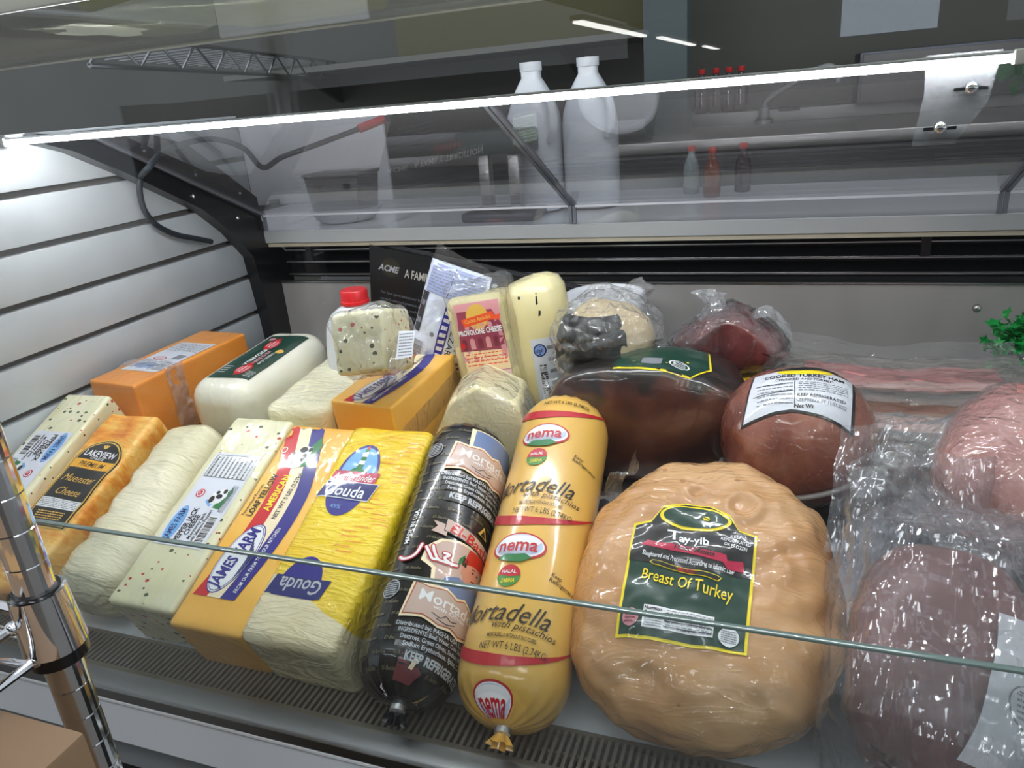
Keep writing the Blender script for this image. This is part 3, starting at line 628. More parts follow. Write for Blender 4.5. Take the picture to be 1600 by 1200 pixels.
for v0 in (-.106, .090, .286):
    P.o = (.0, v0); S = 1
    if v0 < .2:
        # badge behind the figure
        P.poly([(.022, .012), (.018, .040), (.004, .048), (.006, .066), (.020, .078), (.040, .082), (.080, .082), (.100, .06), (.100, .012)], CREAM, 1)
        P.poly([(.026, .012), (.022, .042), (.009, .050), (.010, .064), (.022, .075), (.040, .079), (.080, .079), (.098, .06), (.098, .012)], BG, 2)
        P.poly([(.030, .014), (.034, .034), (.050, .040), (.062, .036), (.075, .040), (.094, .030), (.096, .014)], BBL, 3)
        P.poly([(.054, .040), (.052, .056), (.058, .066), (.074, .066), (.078, .050), (.072, .036), (.062, .032)], SKIN, 4); P.poly([(.050, .046), (.054, .046), (.054, .056), (.050, .056)], SKIN, 4)
        P.poly([(.051, .058), (.055, .078), (.082, .078), (.084, .062), (.066, .062)], BRD, 5); P.poly([(.049, .056), (.055, .054), (.056, .064), (.050, .066)], BLACK, 5)
        P.ell(.066, .054, .0022, .001, BLACK, 5, 8); P.ell(.074, .054, .0022, .001, BLACK, 5, 8); P.line([(.064, .058), (.069, .0585)], .0012, BLACK, 5); P.line([(.066, .044), (.074, .0445)], .0016, BLACK, 5)
        P.poly([(.044, .048), (.050, .060), (.052, .070), (.045, .062)], GREEN, 3)
        # name ribbon
        P.poly([(.006, .086), (.024, .082), (.024, .096), (.006, .100), (.012, .093)], BG, 5); P.poly([(.020, .088), (.096, .074), (.098, .090), (.020, .106)], BLACK, 5); P.poly([(.021, .089), (.096, .0755), (.097, .0885), (.021, .1045)], BG, 6)
        P.text('El-Basha', .060, .0885, .066, .0125, BRD, 7, -.20, bold=.02)
        P.poly([(.060, .104), (.068, .117), (.076, .102)], GOLD, 5); P.poly([(.064, .104), (.068, .112), (.073, .103)], BLACK, 6)
        # calligraphy drawn as strokes
        for w, m, ly in ((.0056, NRED, 7), (.0030, NW, 8)):
            for st in ([(-.022, .0515), (-.016, .0485), (-.008, .0500), (-.002, .0560), (.001, .0670)], [(.0065, .0640), (.0120, .0560), (.0160, .0505), (.0210, .0505)], [(.0135, .0665), (.0165, .0590), (.0225, .0510), (.0300, .0500)], [(.0270, .0605), (.0330, .0600), (.0285, .0545), (.0360, .0510), (.0440, .0515)], [(.0300, .0500), (.0400, .0505), (.0440, .0515)]):
                q = [(p.x, p.y) for p in spline([(a, b_, 0) for a, b_ in st], 6)]
                P.line(q, w, m, ly)
                for a in q: P.ell(a[0], a[1], w / 2, w / 2, m, ly, 8)
        P.text('MADE IN USA', -.020, .093, .046, .0062, NW, 3, PI / 2 - .05, bold=.02)
    else:
        P.poly([(.022, .010), (.020, .050), (.100, .050), (.100, .010)], CREAM, 1); P.poly([(.026, .010), (.026, .048), (.1, .048), (.1, .010)], BBL, 2)
    if v0 > 0:
        P.ell(-.022, .013, .0112, .0112, BGR, 1); P.ell(-.022, .013, .0102, .0102, BLACK, 2)
        P.lines(-.030, .005, -.014, .021, 6, BGR, 3, .5)
    wav = lambda dx, dy: [(.002 - dx, -.016 - dy), (.022, -.014 - dy), (.040, -.020 - dy), (.054, -.018 - dy), (.066, -.022 - dy), (.080, -.018 - dy), (.104 + dx, -.022 - dy), (.100 + dx, .014 + dy), (.080, .008 + dy), (.064, .016 + dy), (.054, .012 + dy), (.040, .018 + dy), (.022, .016 + dy), (.008 - dx, .020 + dy)]
    P.poly(wav(.004, .004), CREAM, 5); P.poly(wav(.0015, .0015), BB, 6); P.poly(wav(0, 0), BG, 7)
    P.text('Mortadella', .056, .005, .084, .0130, NW, 8, -.06, bold=.01); P.text('with Olives', .050, -.004, .040, .0040, NW, 8, -.06)
    for st in ([(.030, -.010), (.040, -.013), (.046, -.009), (.052, -.012), (.060, -.010)], [(.036, -.015), (.048, -.017), (.058, -.014)]):
        P.line([(p.x, p.y) for p in spline([(a, b_, 0) for a, b_ in st], 5)], .0009, BLACK, 8)
    for k, s_ in enumerate(('Distributed by: PASHA USA LLC, NJ', 'INGREDIENTS: Beef, Water, Corn Starch, Salt,', 'Dextrose, Green Olives, Sodium Phosphate,', 'Sodium Erythorbate, Spice, Coriander')):
        P.rect(-.004 + .002 * k, -.0305 - .0068 * k, .092 + .002 * k, -.0245 - .0068 * k, BLACK, 1); P.text(s_, .044 + .004 * k, -.0275 - .0068 * k, .092, .0048, BGR, 2, -.02, bold=.02)
    P.rect(.010, -.066, .102, -.053, BLACK, 1); P.text('KEEP REFRIGERATED', .058, -.0595, .086, .0082, BGR, 2, -.05, bold=.04)
P.o = (0, 0); P.poly([(.004, .012), (.012, .034), (.026, .030), (.040, .020), (.030, .010)], ink('basha_plum', (122, 62, 66), .6), 1); P.poly([(.022, .022), (.027, .032), (.031, .030), (.027, .021)], CREAM, 2)
P.build('casing_print', mp, t, .009)
# ------------------------------------------------------------------ turkey breast
n = NT('roast_turkey'); g = n.noise(7, 4, .7); c = n.ramp(g, [(.28, (176, 124, 76)), (.5, (200, 152, 100)), (.72, (216, 174, 126))])
c = n.mix(n.math('MULTIPLY', n.math('LESS_THAN', n.voro(24), .08), .5), c, (150, 84, 46))
h = n.math('ADD', n.math('MULTIPLY', n.crinkle(14, (.5, 1.8, 1), .09), 1.5), n.math('MULTIPLY', n.ridge(22, (.7, 2, 1)), .5))
M_tur = n.pbr(c, .42, coat=1, coat_rough=.06, normal=n.bump(n.noise(16, 4, .5), .5, .004), coat_normal=n.bump(h, .8, .005), sss=.2)
t = thing('turkey_breast', 'big round tan turkey breast in clear vacuum film with a green and black label', 'meat', deck(-.068, .142, 0, .03))
def tf(p):
    p.x *= 1 + .10 * (p.y / .15) * (-1 if p.y > 0 else -.4); p.z += .061
    if p.z > .06:
        k = max(0, min(1, (p.x - .015) / .05)); k *= max(0, min(1, (p.y + .10) / .05)); p.z += .0014 * k * math.sin((p.y * 1.0 - p.x * .45) * 150 + 2.5 * noise.noise(p * 14))
        for cx, cy, r in ((.036, .074, .017), (-.012, .088, .010)):
            d = math.hypot(p.x - cx, p.y - cy); p.z += .0045 * math.exp(-((d - r) / (r * .3)) ** 2) - .003 * math.exp(-(d / (r * .7)) ** 2)
    p.z = max(p.z, .001); return p
b = obj('meat', blob(.136, .160, .062, 150, 100, .82, .008, 14, 3, tf), M_tur, t, 80)
P = Print(-.03, (-.012, -.020), 1)
def tl(d): return [(-.060 + d, -.070 + d), (.060 - d, -.070 + d), (.062 - d, .056 - d), (.044, .060 - d), (.034, .078 - d), (.012, .088 - d), (-.012, .088 - d), (-.034, .078 - d), (-.044, .060 - d), (-.062 + d, .056 - d)]
P.poly(tl(0), YEL, 0); P.poly(tl(.0028), DGREEN, 1); P.poly([(-.0592, .010), (.0590, .006), (.0592, .0532), (.0425, .0572), (.0325, .0752), (.012, .0852), (-.012, .0852), (-.0325, .0752), (-.0425, .0572), (-.0592, .0532)], BLACK, 2)
P.ell(.0, .067, .036, .0155, YEL, 3); P.ell(.0, .0675, .0325, .0125, DGREEN, 4); P.ell(.011, .068, .0036, .0026, YEL, 5); P.line([(.008, .069), (.014, .0675)], .0009, DGREEN, 6)
P.text('T', -.019, .043, .014, .013, WHITE, 3, -.03, shear=-.1); P.text('ay-yib', .002, .0392, .030, .0100, WHITE, 3, -.06, shear=-.15, bold=.02)
P.text('KEEP', .042, .050, .011, .0040, WHITE, 3, -.1); P.text('REFRIGERATED', .042, .0440, .029, .0040, WHITE, 3, -.1); P.text('OR FROZEN', .042, .0380, .022, .0040, WHITE, 3, -.1)
P.poly([(-.050, .028), (-.044, .034), (.034, .026), (.036, .017)], CRIM, 3); P.poly([(.030, .019), (.050, .024), (.052, .012), (.036, .012)], CRIM, 2 + 1); P.text('Halal Meats', .004, .0265, .040, .0055, BLACK, 4, -.1)
P.text('Slaughtered and Processed According to Islamic Law', -.002, .0150, .090, .0052, WHITE, 3, -.1, bold=.01)
P.poly([(-.036, .012), (.028, .004), (.032, .0015), (.029, -.002), (-.034, .0065), (-.038, .0095)], YEL, 3); P.poly([(-.035, .0112), (.028, .0032), (.031, .0015), (.028, -.0012), (-.034, .0072), (-.037, .0095)], BLACK, 4); P.text('SMOKED', -.002, .0052, .018, .0042, RED, 5, -.12)
P.text('Breast Of Turkey', .0, -.008, .088, .0130, YEL, 3, -.11, shear=-.05, bold=.005)
P.ell(-.047, -.052, .0075, .0085, PINK, 3); P.lines(-.052, -.058, -.042, -.046, 4, MARN, 4, .5)
P.rect(-.036, -.0600, .029, -.0385, WHITE, 3); P.text('Nutrition', -.027, -.0415, .016, .0035, BLACK, 4, bold=.03); P.text('Facts', -.0295, -.0462, .010, .0035, BLACK, 4, bold=.03)
P.lines(-.034, -.059, -.018, -.049, 5, GREY, 4, .4); P.lines(-.014, -.059, .028, -.040, 8, GREY, 4, .35, 9)
for y in (-.0445, -.052, -.057): P.line([(-.016, y), (.028, y)], .001, BLACK, 4)
P.ell(.043, -.0555, .0095, .0095, WHITE, 3); P.lines(.036, -.062, .050, -.049, 6, GREY, 4, .5)
P.build('label', onto(b, (0, 0, 0), (1, 0, 0), (0, 1, 0)), t, .006, .0012, .0005)
bm = grid(lambda u, v: V((-.135 + .05 * u, .10 + .03 * v + .02 * u, .05 + .05 * u + .012 * math.sin(u * 9 + v * 5))), 10, 8); obj('film_corner', crumple(bm, .004, 60, 3), bagfilm, t, 0)
# ------------------------------------------------------------------ second row
t, b = loaf('cheddar_block', 'bright orange cheddar block behind the front row beside the slatted wall', 'cheese', rear(-1.026, .850, 0, -.10, .04), .108, .250, .118, M_ched, .004, .0006, seed=8)
P = Print(PI, (.004, .120), 1)
P.poly([(-.042, -.066), (.040, -.062), (.042, .070), (-.040, .066)], PAPER, 0); P.lines(-.036, -.058, .036, -.022, 8, GREY, 1, .4); P.ell(.012, .012, .014, .008, RED, 1); P.ell(.012, .012, .011, .006, PAPER, 2); P.lines(.004, .009, .02, .015, 2, RED, 3)
P.ell(.010, .044, .028, .012, SKY, 1); P.text('JAMES FARM', .010, .044, .046, .008, NAVY, 2); P.poly([(-.034, -.006), (-.014, -.008), (-.012, .012), (-.032, .010)], GREY, 1); P.lines(-.034, .024, -.020, .058, 6, BLACK, 1, .5)
P.build('label', onto(b, (0, 0, 0), (1, 0, 0), (0, 1, 0)), t)
def cling(name, parent, w, l, h, mw, amp=.004, cuts=16, seed=0, m=None, fn=None, fr=34):
    bm = rbox(w, l, h, min(w, l, h) * .28, cuts, .003, 30, seed, fn); crumple(bm, amp, fr, seed); bm.transform(mw); return obj(name, bm, m or film, parent, 0)
bm = grid(lambda u, v: V((-.0575 + .115 * min(1, max(0, (u - .25) * 2)), .062 + .035 * v, .121)) if .25 <= u <= .75 else (V((.0575, .062 + .035 * v, .121 - .125 * (u - .75) * 4)) if u > .75 else V((-.0575, .062 + .035 * v, .121 - .125 * (.25 - u) * 4))), 48, 10)
obj('film_overwrap', crumple(bm, .0035, 90, 5), crisp, t, 0)
def bulge(k):
    def f(p): p.z += k * math.cos(p.x * 20) * (p.z > .05); return p
    return f
t, b = loaf('low_moisture_mozzarella_loaf', 'smooth rounded white loaf with a dark green label, next to the orange block', 'cheese', rear(-.832, .862, 0, -.02, .09), .124, .245, .118, M_fresh, .036, .0012, seed=9)
P = Print(PI, (.006, .120), 1)
P.poly([(-.037, -.088), (.038, -.082), (.038, .088), (-.037, .080)], DGREEN, 0)
P.text('WHOLE MILK', -.006, .006, .052, .0075, PINK, 1, PI / 2 * 1, bold=.03); P.text('MOZZARELLA', .006, .004, .064, .0075, WHITE, 1, PI / 2, bold=.03); P.text('CHEESE LOAF', -.018, .008, .046, .006, WHITE, 1, PI / 2)
for y, x in ((.052, -.006), (-.044, .008)):
    P.ell(x, y, .0125, .018, RED, 1); P.ell(x, y, .0095, .0145, PINK, 2); P.poly([(x - .004, y - .024), (x + .006, y - .022), (x + .004, y + .022), (x - .003, y + .02)], RED, 3); P.line([(x, y - .012), (x + .0005, y + .012)], .002, WHITE, 4)
P.ell(-.024, -.020, .007, .007, GOLD, 1); P.ell(.024, -.066, .006, .006, PINK, 1); P.lines(-.034, .056, -.020, .074, 5, WHITE, 1, .25); P.lines(.020, .04, .034, .07, 4, WHITE, 1, .25)
P.build('label', onto(b, (0, 0, 0), (1, 0, 0), (0, 1, 0)), t)
t, b = loaf('wrapped_white_cheese', 'pale loaf in clear wrinkled wrap without any label, between green label loaf and yellow loaf', 'cheese', rear(-.678, .850, 0, .07, .05), .112, .222, .098, M_white2, .018, .003, seed=10)
P = Print(0, (0, 0), 1); P.rect(-.003, -.016, .003, .016, LAV, 0); P.rect(-.002, -.0148, .002, .0148, PAPER, 1)
P.build('price_sticker', onto(b, (-.03, .19, 0), (1, 0, 0), (0, 1, 0)), t)
t, b = loaf('american_cheese_loaf', 'yellow american cheese loaf in the second row with a wrapped chunk resting on it', 'cheese', rear(-.566, .862, 0, -.11, .10), .108, .224, .108, M_jf, .004, .0006, seed=11)
P = american(Print(0, (.003, -.030), .85)); P.build('printed_wrapper', onto(b, (0, 0, 0), (1, 0, 0), (0, 1, 0)), t)
bm = grid(lambda u, v: V((.0555, .012 + .20 * u, .03 + .036 * v + .02 * u)), 30, 6); obj('wrap_seam', crumple(bm, .0012, 80, 2), hazy, t, 0)
P = Print(); P.poly([(.030, .028), (.042, .030), (.040, .046), (.036, .046), (.032, .040)], BLACK, 0); P.build('date_mark', onto(b, (0, 0, 0), (0, 1, 0), (0, 0, 1)), t)
def wedge(p):
    k = p.z / .125; p.x = p.x * (1 - .42 * k) + .012 * k; p.y = .07 + (p.y - .07) * (1 - .34 * k) - .004 * k; p.z *= 1 - .20 * abs(p.x / .05 - .1) * k; return p
t, b = loaf('cut_cheese_wedge', 'pale cheese wedge with sloping sides in tight cling film, in front of the provolone', 'cheese', rear(-.402, .872, 0, .22), .172, .15, .128, M_wedge, .010, .003, fn=wedge, seed=12, cuts=26)
cling('cling_film', t, .186, .164, .135, M.Translation((0, -.007, 0)), .0012, 26, 4, fn=wedge)
mw = M.Translation(at(586, 532, 1.075)) @ M.Rotation(-.10, 4, 'Z') @ M.Rotation(-.28, 4, 'X') @ M.Rotation(-.16, 4, 'Y')
t, b = loaf('pepper_jack_chunk', 'cut chunk of speckled cheese in loose cling film, perched on the second yellow loaf', 'cheese', mw @ M.Translation((-.002, -.04, -.046)), .088, .075, .088, M_pj, .008, .0015, seed=13)
cling('cling_film', t, .103, .088, .100, M.Translation((.004, -.008, -.004)), .0045, 18, 7)
bm = grid(lambda u, v: V((.050 + .022 * u, -.012 + .05 * v, -.004 + .058 * v + .01 * math.sin(5 * u + 3 * v))), 8, 10); obj('film_tail', crumple(bm, .004, 60, 9), bagfilm, t, 0)
P = Print(); P.poly([(-.010, -.020), (.012, -.018), (.014, .018), (-.008, .020)], PAPER, 0); P.lines(-.007, -.017, .011, .017, 8, GREY, 1, .4); P.build('price_label', flat((.074, .004, .034), (.75, .5, 0), (0, .3, .95)), t)
# milk jug
milkp = NT('milky_plastic').pbr((222, 226, 232), .35, coat=.3, sss=.4)
t = thing('milk_jug', 'small translucent plastic jug with a red screw cap standing behind the wrapped chunk', 'jug', (-.664, 1.032, -.5))
def sq(k): return lambda a, r, z: ((lambda c, s: (r * math.copysign(abs(c) ** k, c), r * math.copysign(abs(s) ** k, s), z))(math.cos(a), math.sin(a)))
bm = B(); add_lathe(bm, [(.040, 0), (.050, .004), (.052, .02), (.052, .125), (.052, .160), (.049, .175), (.040, .190), (.028, .199), (.021, .203), (.020, .206)], 40, fn=lambda a, r, z: sq(.62 if z < .15 else .85)(a, r, z)); obj('bottle', bm, milkp, t, 50)
bm = B(); add_lathe(bm, [(.021, .204), (.0235, .205), (.0235, .210), (.0215, .211), (.0215, .226), (.020, .228), (.0, .228)], 40, fn=lambda a, r, z: ((r + (.0006 * math.cos(a * 20) if .21 < z < .227 else 0)) * math.cos(a), (r + (.0006 * math.cos(a * 20) if .21 < z < .227 else 0)) * math.sin(a), z)); obj('cap', bm, pm('red_cap', (214, 32, 40), .35, coat=.4), t, 40)
# shredded mozzarella bag
def pouch(w, h, th, nz=.0015, seed=0, bend=0):
    bm = B(); nu, nv = 26, 34
    for s in (1, -1):
        R = []
        for i in range(nu + 1):
            row = []
            for j in range(nv + 1):
                u, v = i / nu * 2 - 1, j / nv * 2 - 1
                k = max(0, (1 - abs(u) ** 3.2)) ** .7 * max(0, (1 - abs(v) ** 3.2)) ** .7
                z = s * th / 2 * k + noise.noise(V((u * 3, v * 3, seed))) * nz * 3 + noise.noise(V((u * 9, v * 9, seed + 4 * s))) * nz + bend * (u * u)
                row.append(bm.verts.new((u * w / 2, v * h / 2, z)))
            R.append(row)
        for i in range(nu):
            for j in range(nv):
                q = (R[i][j], R[i + 1][j], R[i + 1][j + 1], R[i][j + 1]); bm.faces.new(q if s > 0 else q[::-1])
    bmesh.ops.remove_doubles(bm, verts=bm.verts[:], dist=1e-6); return bm
def facing(x, y, d, roll=0, tilt=0, yaw=0):
    """upright frame at a point: local x right, y up, z toward the aisle"""
    return M.Translation(at(x, y, d)) @ M.Rotation(yaw, 4, 'Z') @ M.Rotation(PI / 2 + tilt, 4, 'X') @ M.Rotation(roll, 4, 'Z')
t = thing('mozzarella_bag', 'blue and white bag of shredded cheese propped at a slant beside the provolone package', 'bag', facing(698, 505, 1.20, -.36, -.10, .15))
b = obj('pouch', pouch(.100, .185, .04, seed=2), wrapped('bag_white', two((196, 204, 220), (222, 228, 238), 8), .35, .9, 12, (1, 1, 1), .5), t, 70)
P = Print(); P.rect(-.044, .044, .046, .088, LAV, 0); P.lines(-.042, .047, .044, .085, 8, GREY, 1, .3); P.line([(-.044, .044), (.046, .044)], .001, GREY, 1); P.line([(-.006, .044), (-.006, .088)], .0014, BLACK, 1)
P.rect(-.047, -.024, -.037, .042, BLACK, 0); P.lines(-.0455, -.02, -.0385, .038, 2, GREY, 1, .3, rot90=False); P.bars(-.046, -.075, -.024, -.036, GREY, 1, across=False); P.ell(-.014, -.020, .004, .004, GREY, 0)
P.rect(-.004, -.085, .010, .030, BLUE, 0); P.lines(-.002, -.08, .008, .026, 9, WHITE, 1, .55, 6); P.text('MOZZARELLA', .0185, -.030, .100, .0095, BLACK, 1, -PI / 2, bold=0); P.lines(.026, -.08, .032, .02, 12, GREY, 1, .4)
P.poly([(.012, -.088), (.046, -.042), (.047, -.088)], YEL, 0); P.poly([(.030, -.060), (.044, -.044), (.045, -.068)], BLACK, 1); P.ell(.040, -.062, .005, .005, WHITE, 2); P.ell(.040, -.062, .0025, .0025, BLACK, 3)
P.build('bag_print', onto(b, (0, 0, 0), (1, 0, 0), (0, 1, 0)), t, .008, .001, .0004)
bm = grid(lambda u, v: V((-.048 + .096 * u, .088 + .03 * v * (1 - .6 * u), .004 * math.sin(6 * u))), 12, 5); obj('bag_seal', crumple(bm, .003, 50, 6), hazy, t, 0)
# provolone package and log
mw = rear(-.432, 1.035, 0, .05, .08)
t, b = loaf('provolone_package', 'provolone block in a clear vacuum pouch with a pink and maroon arcade label', 'cheese', rear(-.418, .998, 0, .08, 0) @ M.Rotation(-.14, 4, 'Y') @ M.Rotation(-.10, 4, 'X'), .098, .075, .225, M_prov, .016, .002, seed=14)
cling('vacuum_pouch', t, .104, .080, .252, M.Translation((0, -.003, -.002)), .0018, 20, 12, m=film)
bm = grid(lambda u, v: V((.048 + .016 * v, -.004 + .004 * math.sin(u * 11), .01 + .235 * u)), 26, 3); obj('pouch_seal', crumple(bm, .0015, 60, 8), hazy, t, 0)
P = Print(0, (.003, .134), .88)
P.rect(-.038, -.010, .042, .092, PINK, 0); P.poly([(-.040, .010), (.043, .006), (.042, .050), (.030, .078), (-.034, .080)], MARN, 1); P.rect(-.036, -.028, .043, .010, ink('buff', (240, 214, 170)), 0); P.rect(-.034, -.092, .043, -.028, ink('pale_pink', (238, 206, 200)), 0)
P.ell(.002, .068, .020, .022, GOLD, 2); P.poly([(-.028, .066), (.030, .074), (.034, .066), (.042, .068), (.040, .058), (.026, .060), (-.024, .052)], ORANGE, 3); P.text('Cucina Andolini', .002, .064, .048, .007, GOLD, 4, .1)
P.text('PROVOLONE CHEESE', .002, .043, .078, .0095, WHITE, 3, .02, bold=.03)
for k in range(5): P.poly([(-.030 + .0145 * k + .0045 * math.cos(q * PI / 8), .026 + .006 * math.sin(q * PI / 8)) for q in range(9)] + [(-.0345 + .0145 * k, .012), (-.0255 + .0145 * k, .012)], PINK if k % 2 else ink('plum', (120, 40, 64)), 2)
for k in range(4): P.ell(-.02 + .014 * k, .052, .0045, .005, PINK, 2)
P.lines(-.032, -.020, .040, .006, 4, ORANGE, 1, .3); P.lines(-.032, -.088, .040, -.034, 8, MARN, 1, .28, 6); P.line([(.0, -.09), (.0, -.03)], .0008, MARN, 1); P.line([(-.034, -.030), (.043, -.030)], .0012, MARN, 1); P.ell(-.034, .020, .004, .006, RED, 3)
P.build('label', onto(b, (0, 0, 0), (1, 0, 0), (0, 0, 1)), t, lift=.0055)
t = thing('provolone_log', 'upright pale provolone log with a small white price label, right of the vacuum pouch', 'cheese', rear(-.352, 1.065, 0) @ M.Rotation(-.06, 4, 'Y'))
bm = B(); add_lathe(bm, [(.030, 0), (.044, .006), (.050, .03), (.049, .19), (.046, .222), (.038, .236), (.024, .2415), (.0, .242)], 48, fn=lambda a, r, z: (r * math.cos(a) * 1.02, r * math.sin(a), z + .004 * math.cos(a) * (z > .2))); b = obj('cheese', bm, M_prov, t, 60)
P = Print(.03, (.020, .105), 1); P.rect(-.018, -.052, .019, .052, PAPER, 0); P.ell(-.006, .034, .0095, .010, NAVY, 1); P.ell(-.006, .034, .0075, .008, SKY, 2); P.text('deli', -.006, .034, .011, .006, NAVY, 3, shear=.2); P.bars(-.010, -.048, .000, .012, BLACK, 1, across=False); P.lines(.004, -.048, .016, .046, 5, GREY, 1, .3, rot90=False)
P.build('price_label', onto(b, (0, 0, 0), (1, 0, 0), (0, 0, 1)), t)
for pl in ([(-.001, 0), (.002, .002), (.001, .018), (-.0005, .018)], [(.001, -.017), (.004, -.016), (.005, -.009), (.002, -.008)], [(-.028, .010), (-.024, .010), (-.024, .014), (-.028, .014)]):
    P = Print(); P.poly(pl, BLACK, 0); P.build('ink_mark', onto(b, (.016, 0, .208), (1, 0, 0), (0, 0, 1)), t)
# tubs
tubm = pm('tub_white', (230, 232, 236), .35, coat=.3)
def tub(label, mw, r=.06, h=.115, text=True):
    t = thing('deli_tub', label, 'tub', mw, 'white lidded deli tubs')
    bm = B(); add_lathe(bm, [(r * .82, 0), (r * .86, .003), (r * .95, h - .014), (r * .95, h - .012)], 48); obj('cup', bm, tubm, t, 40)
    bm = B(); add_lathe(bm, [(r * .97, h - .018), (r * 1.02, h - .017), (r * 1.02, h - .004), (r * .99, h), (r * .93, h), (r * .91, h - .004), (0, h - .004)], 48); ld = obj('lid', bm, tubm, t, 40)
    if text:
        P = Print(); P.ell(-.02, -.022, .026, .010, SKY, 0, rot=-.4); P.ell(-.02, -.022, .023, .008, WHITE, 1, rot=-.4); P.text('deli', -.02, -.022, .03, .008, BLUE, 2, -.4); P.build('lid_print', flat((0, 0, h - .004), (1, 0, 0), (0, 1, 0)), ld)
    return t
tub('lower white deli tub with a blue mark on its lid, right of the provolone log', rear(-.268, 1.085, 0), .066, .118)
tub('tall white deli tub whose plain lid rises behind the crumpled wrapped rind', rear(-.300, 1.245, 0), .070, .168, False)
# wrapped end with black rind
t = thing('black_rind_end', 'meat end with torn black rind in crumpled clear film on the smoked ham', 'meat', M.Translation(at(950, 535, 1.075)))
b = obj('meat', blob(.064, .055, .060, 40, 28, .9, .006, 20, 5), pm('pale_end', (196, 176, 140), .5, coat=.4), t, 70)
def rind(u, v):
    a = -2.5 + 1.75 * u; e = -.45 + 1.25 * v + .10 * math.sin(u * 23) * (v < .12) ; r = .068 + .005 * noise.noise(V((u * 7, v * 7, 3)))
    return V((r * math.cos(e) * math.cos(a) * 1.0 - .012, r * math.cos(e) * math.sin(a), r * math.sin(e) * 1.05))
obj('black_rind', grid(rind, 30, 22), NT('black_rind').pbr((20, 18, 17), .55, coat=.25, coat_rough=.2), t, 60)
bm = blob(.083, .072, .076, 44, 30, .9, .010, 18, 8); crumple(bm, .0075, 38, 8); obj('cling_film', bm, film, t, 0)
bm = grid(lambda u, v: V((.002 + .052 * u + .012 * v, .03 + .01 * math.sin(7 * u), .055 + .034 * v * (1 - abs(2 * u - 1) * .55))), 14, 8); obj('film_peak', crumple(bm, .005, 60, 3), crisp, t, 0)
bm = grid(lambda u, v: V((-.085 + .10 * u, -.045 - .01 * v, -.045 - .030 * v + .02 * u)), 14, 8); obj('film_skirt', crumple(bm, .006, 55, 13), crisp, t, 0)
# smoked ham
n = NT('smoked_ham'); tc = n.n('ShaderNodeTexCoord'); sp = n.n('ShaderNodeSeparateXYZ'); n.l(tc.outputs['Object'], sp.inputs[0])
f = n.math('ADD', n.math('MULTIPLY', sp.outputs[1], 9), n.math('ADD', n.math('MULTIPLY', sp.outputs[2], 4.5), n.math('MULTIPLY', n.noise(24, 5), 1.1)))
inner = n.ramp(n.noise(11, 4, .6), [(.3, (52, 24, 19)), (.55, (90, 48, 36)), (.75, (118, 80, 62))])
c = n.mix(n.ramp(f, [(.22, (0, 0, 0)), (.42, (255, 255, 255))]), inner, n.ramp(n.noise(20, 3), [(.4, (20, 17, 16)), (.7, (42, 34, 30))]))
M_ham = n.pbr(c, .38, coat=.9, coat_rough=.1, normal=n.bump(n.noise(30, 4), .3, .002), coat_normal=n.bump(n.ridge(12, (1, 1, .5)), .35, .002))
def hamf(p):
    if p.y < -.05: p.y = -.05 + (p.y + .05) * .35
    p.z = max(p.z, -.074); return p
t = thing('smoked_ham', 'large dark smoked ham with black skin behind the yellow log and the turkey', 'meat', M.Translation((-.176, .955, -.425)))
b = obj('meat', blob(.138, .115, .088, 64, 44, .78, .005, 14, 4, hamf), M_ham, t, 80)
P = Print(0, (.020, .0), 1); P.poly([(-.055, -.030), (.045, -.034), (.068, .0), (.06, .05), (-.05, .05)], YEL, 0); P.poly([(-.055, -.0272), (.0445, -.031), (.065, .0), (.058, .05), (-.05, .05)], DGREEN, 1); P.rect(-.020, -.020, .006, -.004, GREY, 2); P.ell(.028, -.012, .013, .009, WHITE, 2); P.ell(.028, -.012, .011, .0075, DGREEN, 3); P.lines(.02, -.018, .036, -.006, 3, WHITE, 4, .4)
P.build('label', onto(b, (0, -.02, 0), (1, 0, 0), (0, 1, .0)), t)
# dark salami end
n = NT('dark_salami'); c = n.ramp(n.noise(26, 5), [(.3, (62, 24, 26)), (.55, (108, 50, 50)), (.75, (142, 86, 82))])
M_sal = n.pbr(c, .35, coat=1, coat_rough=.07, coat_normal=n.bump(n.math('ADD', n.ridge(14, (1.6, 1, .5)), n.math('MULTIPLY', n.ridge(40), .3)), .7, .0025))
t = thing('wrapped_salami_end', 'dark red cured meat end tied in clear film with a knotted tuft on top', 'meat', M.Translation(at(1140, 534, 1.10)))
def salf(p): p.z += .012 * math.cos(p.x * 44) * (p.z > 0); p.y = max(p.y, -.05); return p
b = obj('meat', blob(.082, .062, .044, 56, 36, .82, .004, 20, 6, salf), M_sal, t, 80)
bm = blob(.087, .066, .048, 44, 26, .82, .004, 20, 6, salf); crumple(bm, .004, 42, 5); obj('cling_film', bm, film, t, 0)
def tuft(r0, h, k=.35, seed=0):
    return grid(lambda u, v: V(((r0 * (1 - v) ** 1.6 + .004 + .016 * v ** 3 * (1 + .5 * math.sin(u * 8 * PI + seed))) * math.cos(2 * PI * u) - k * v * .05, (r0 * (1 - v) ** 1.6 + .004 + .016 * v ** 3) * math.sin(2 * PI * u), h * v)), 30, 12)
bm = tuft(.034, .034, .4, 2); bm.transform(M.Translation((-.010, .0, .038))); crumple(bm, .004, 60, 2); obj('film_knot', bm, crisp, t, 0)
bm = grid(lambda u, v: V((.03 + .055 * u, -.02 + .02 * v, .038 + .014 * math.sin(u * 3) + .01 * v - .03 * u * u)), 12, 8); obj('film_fold', crumple(bm, .004, 60, 21), crisp, t, 0)
t = thing('yellow_packet', 'small yellow packet tucked between smoked ham and the labelled meat ball', 'packet', M.Translation((at(1146, 612, 1.02).x - .02, at(1146, 612, 1.02).y, -.5)))
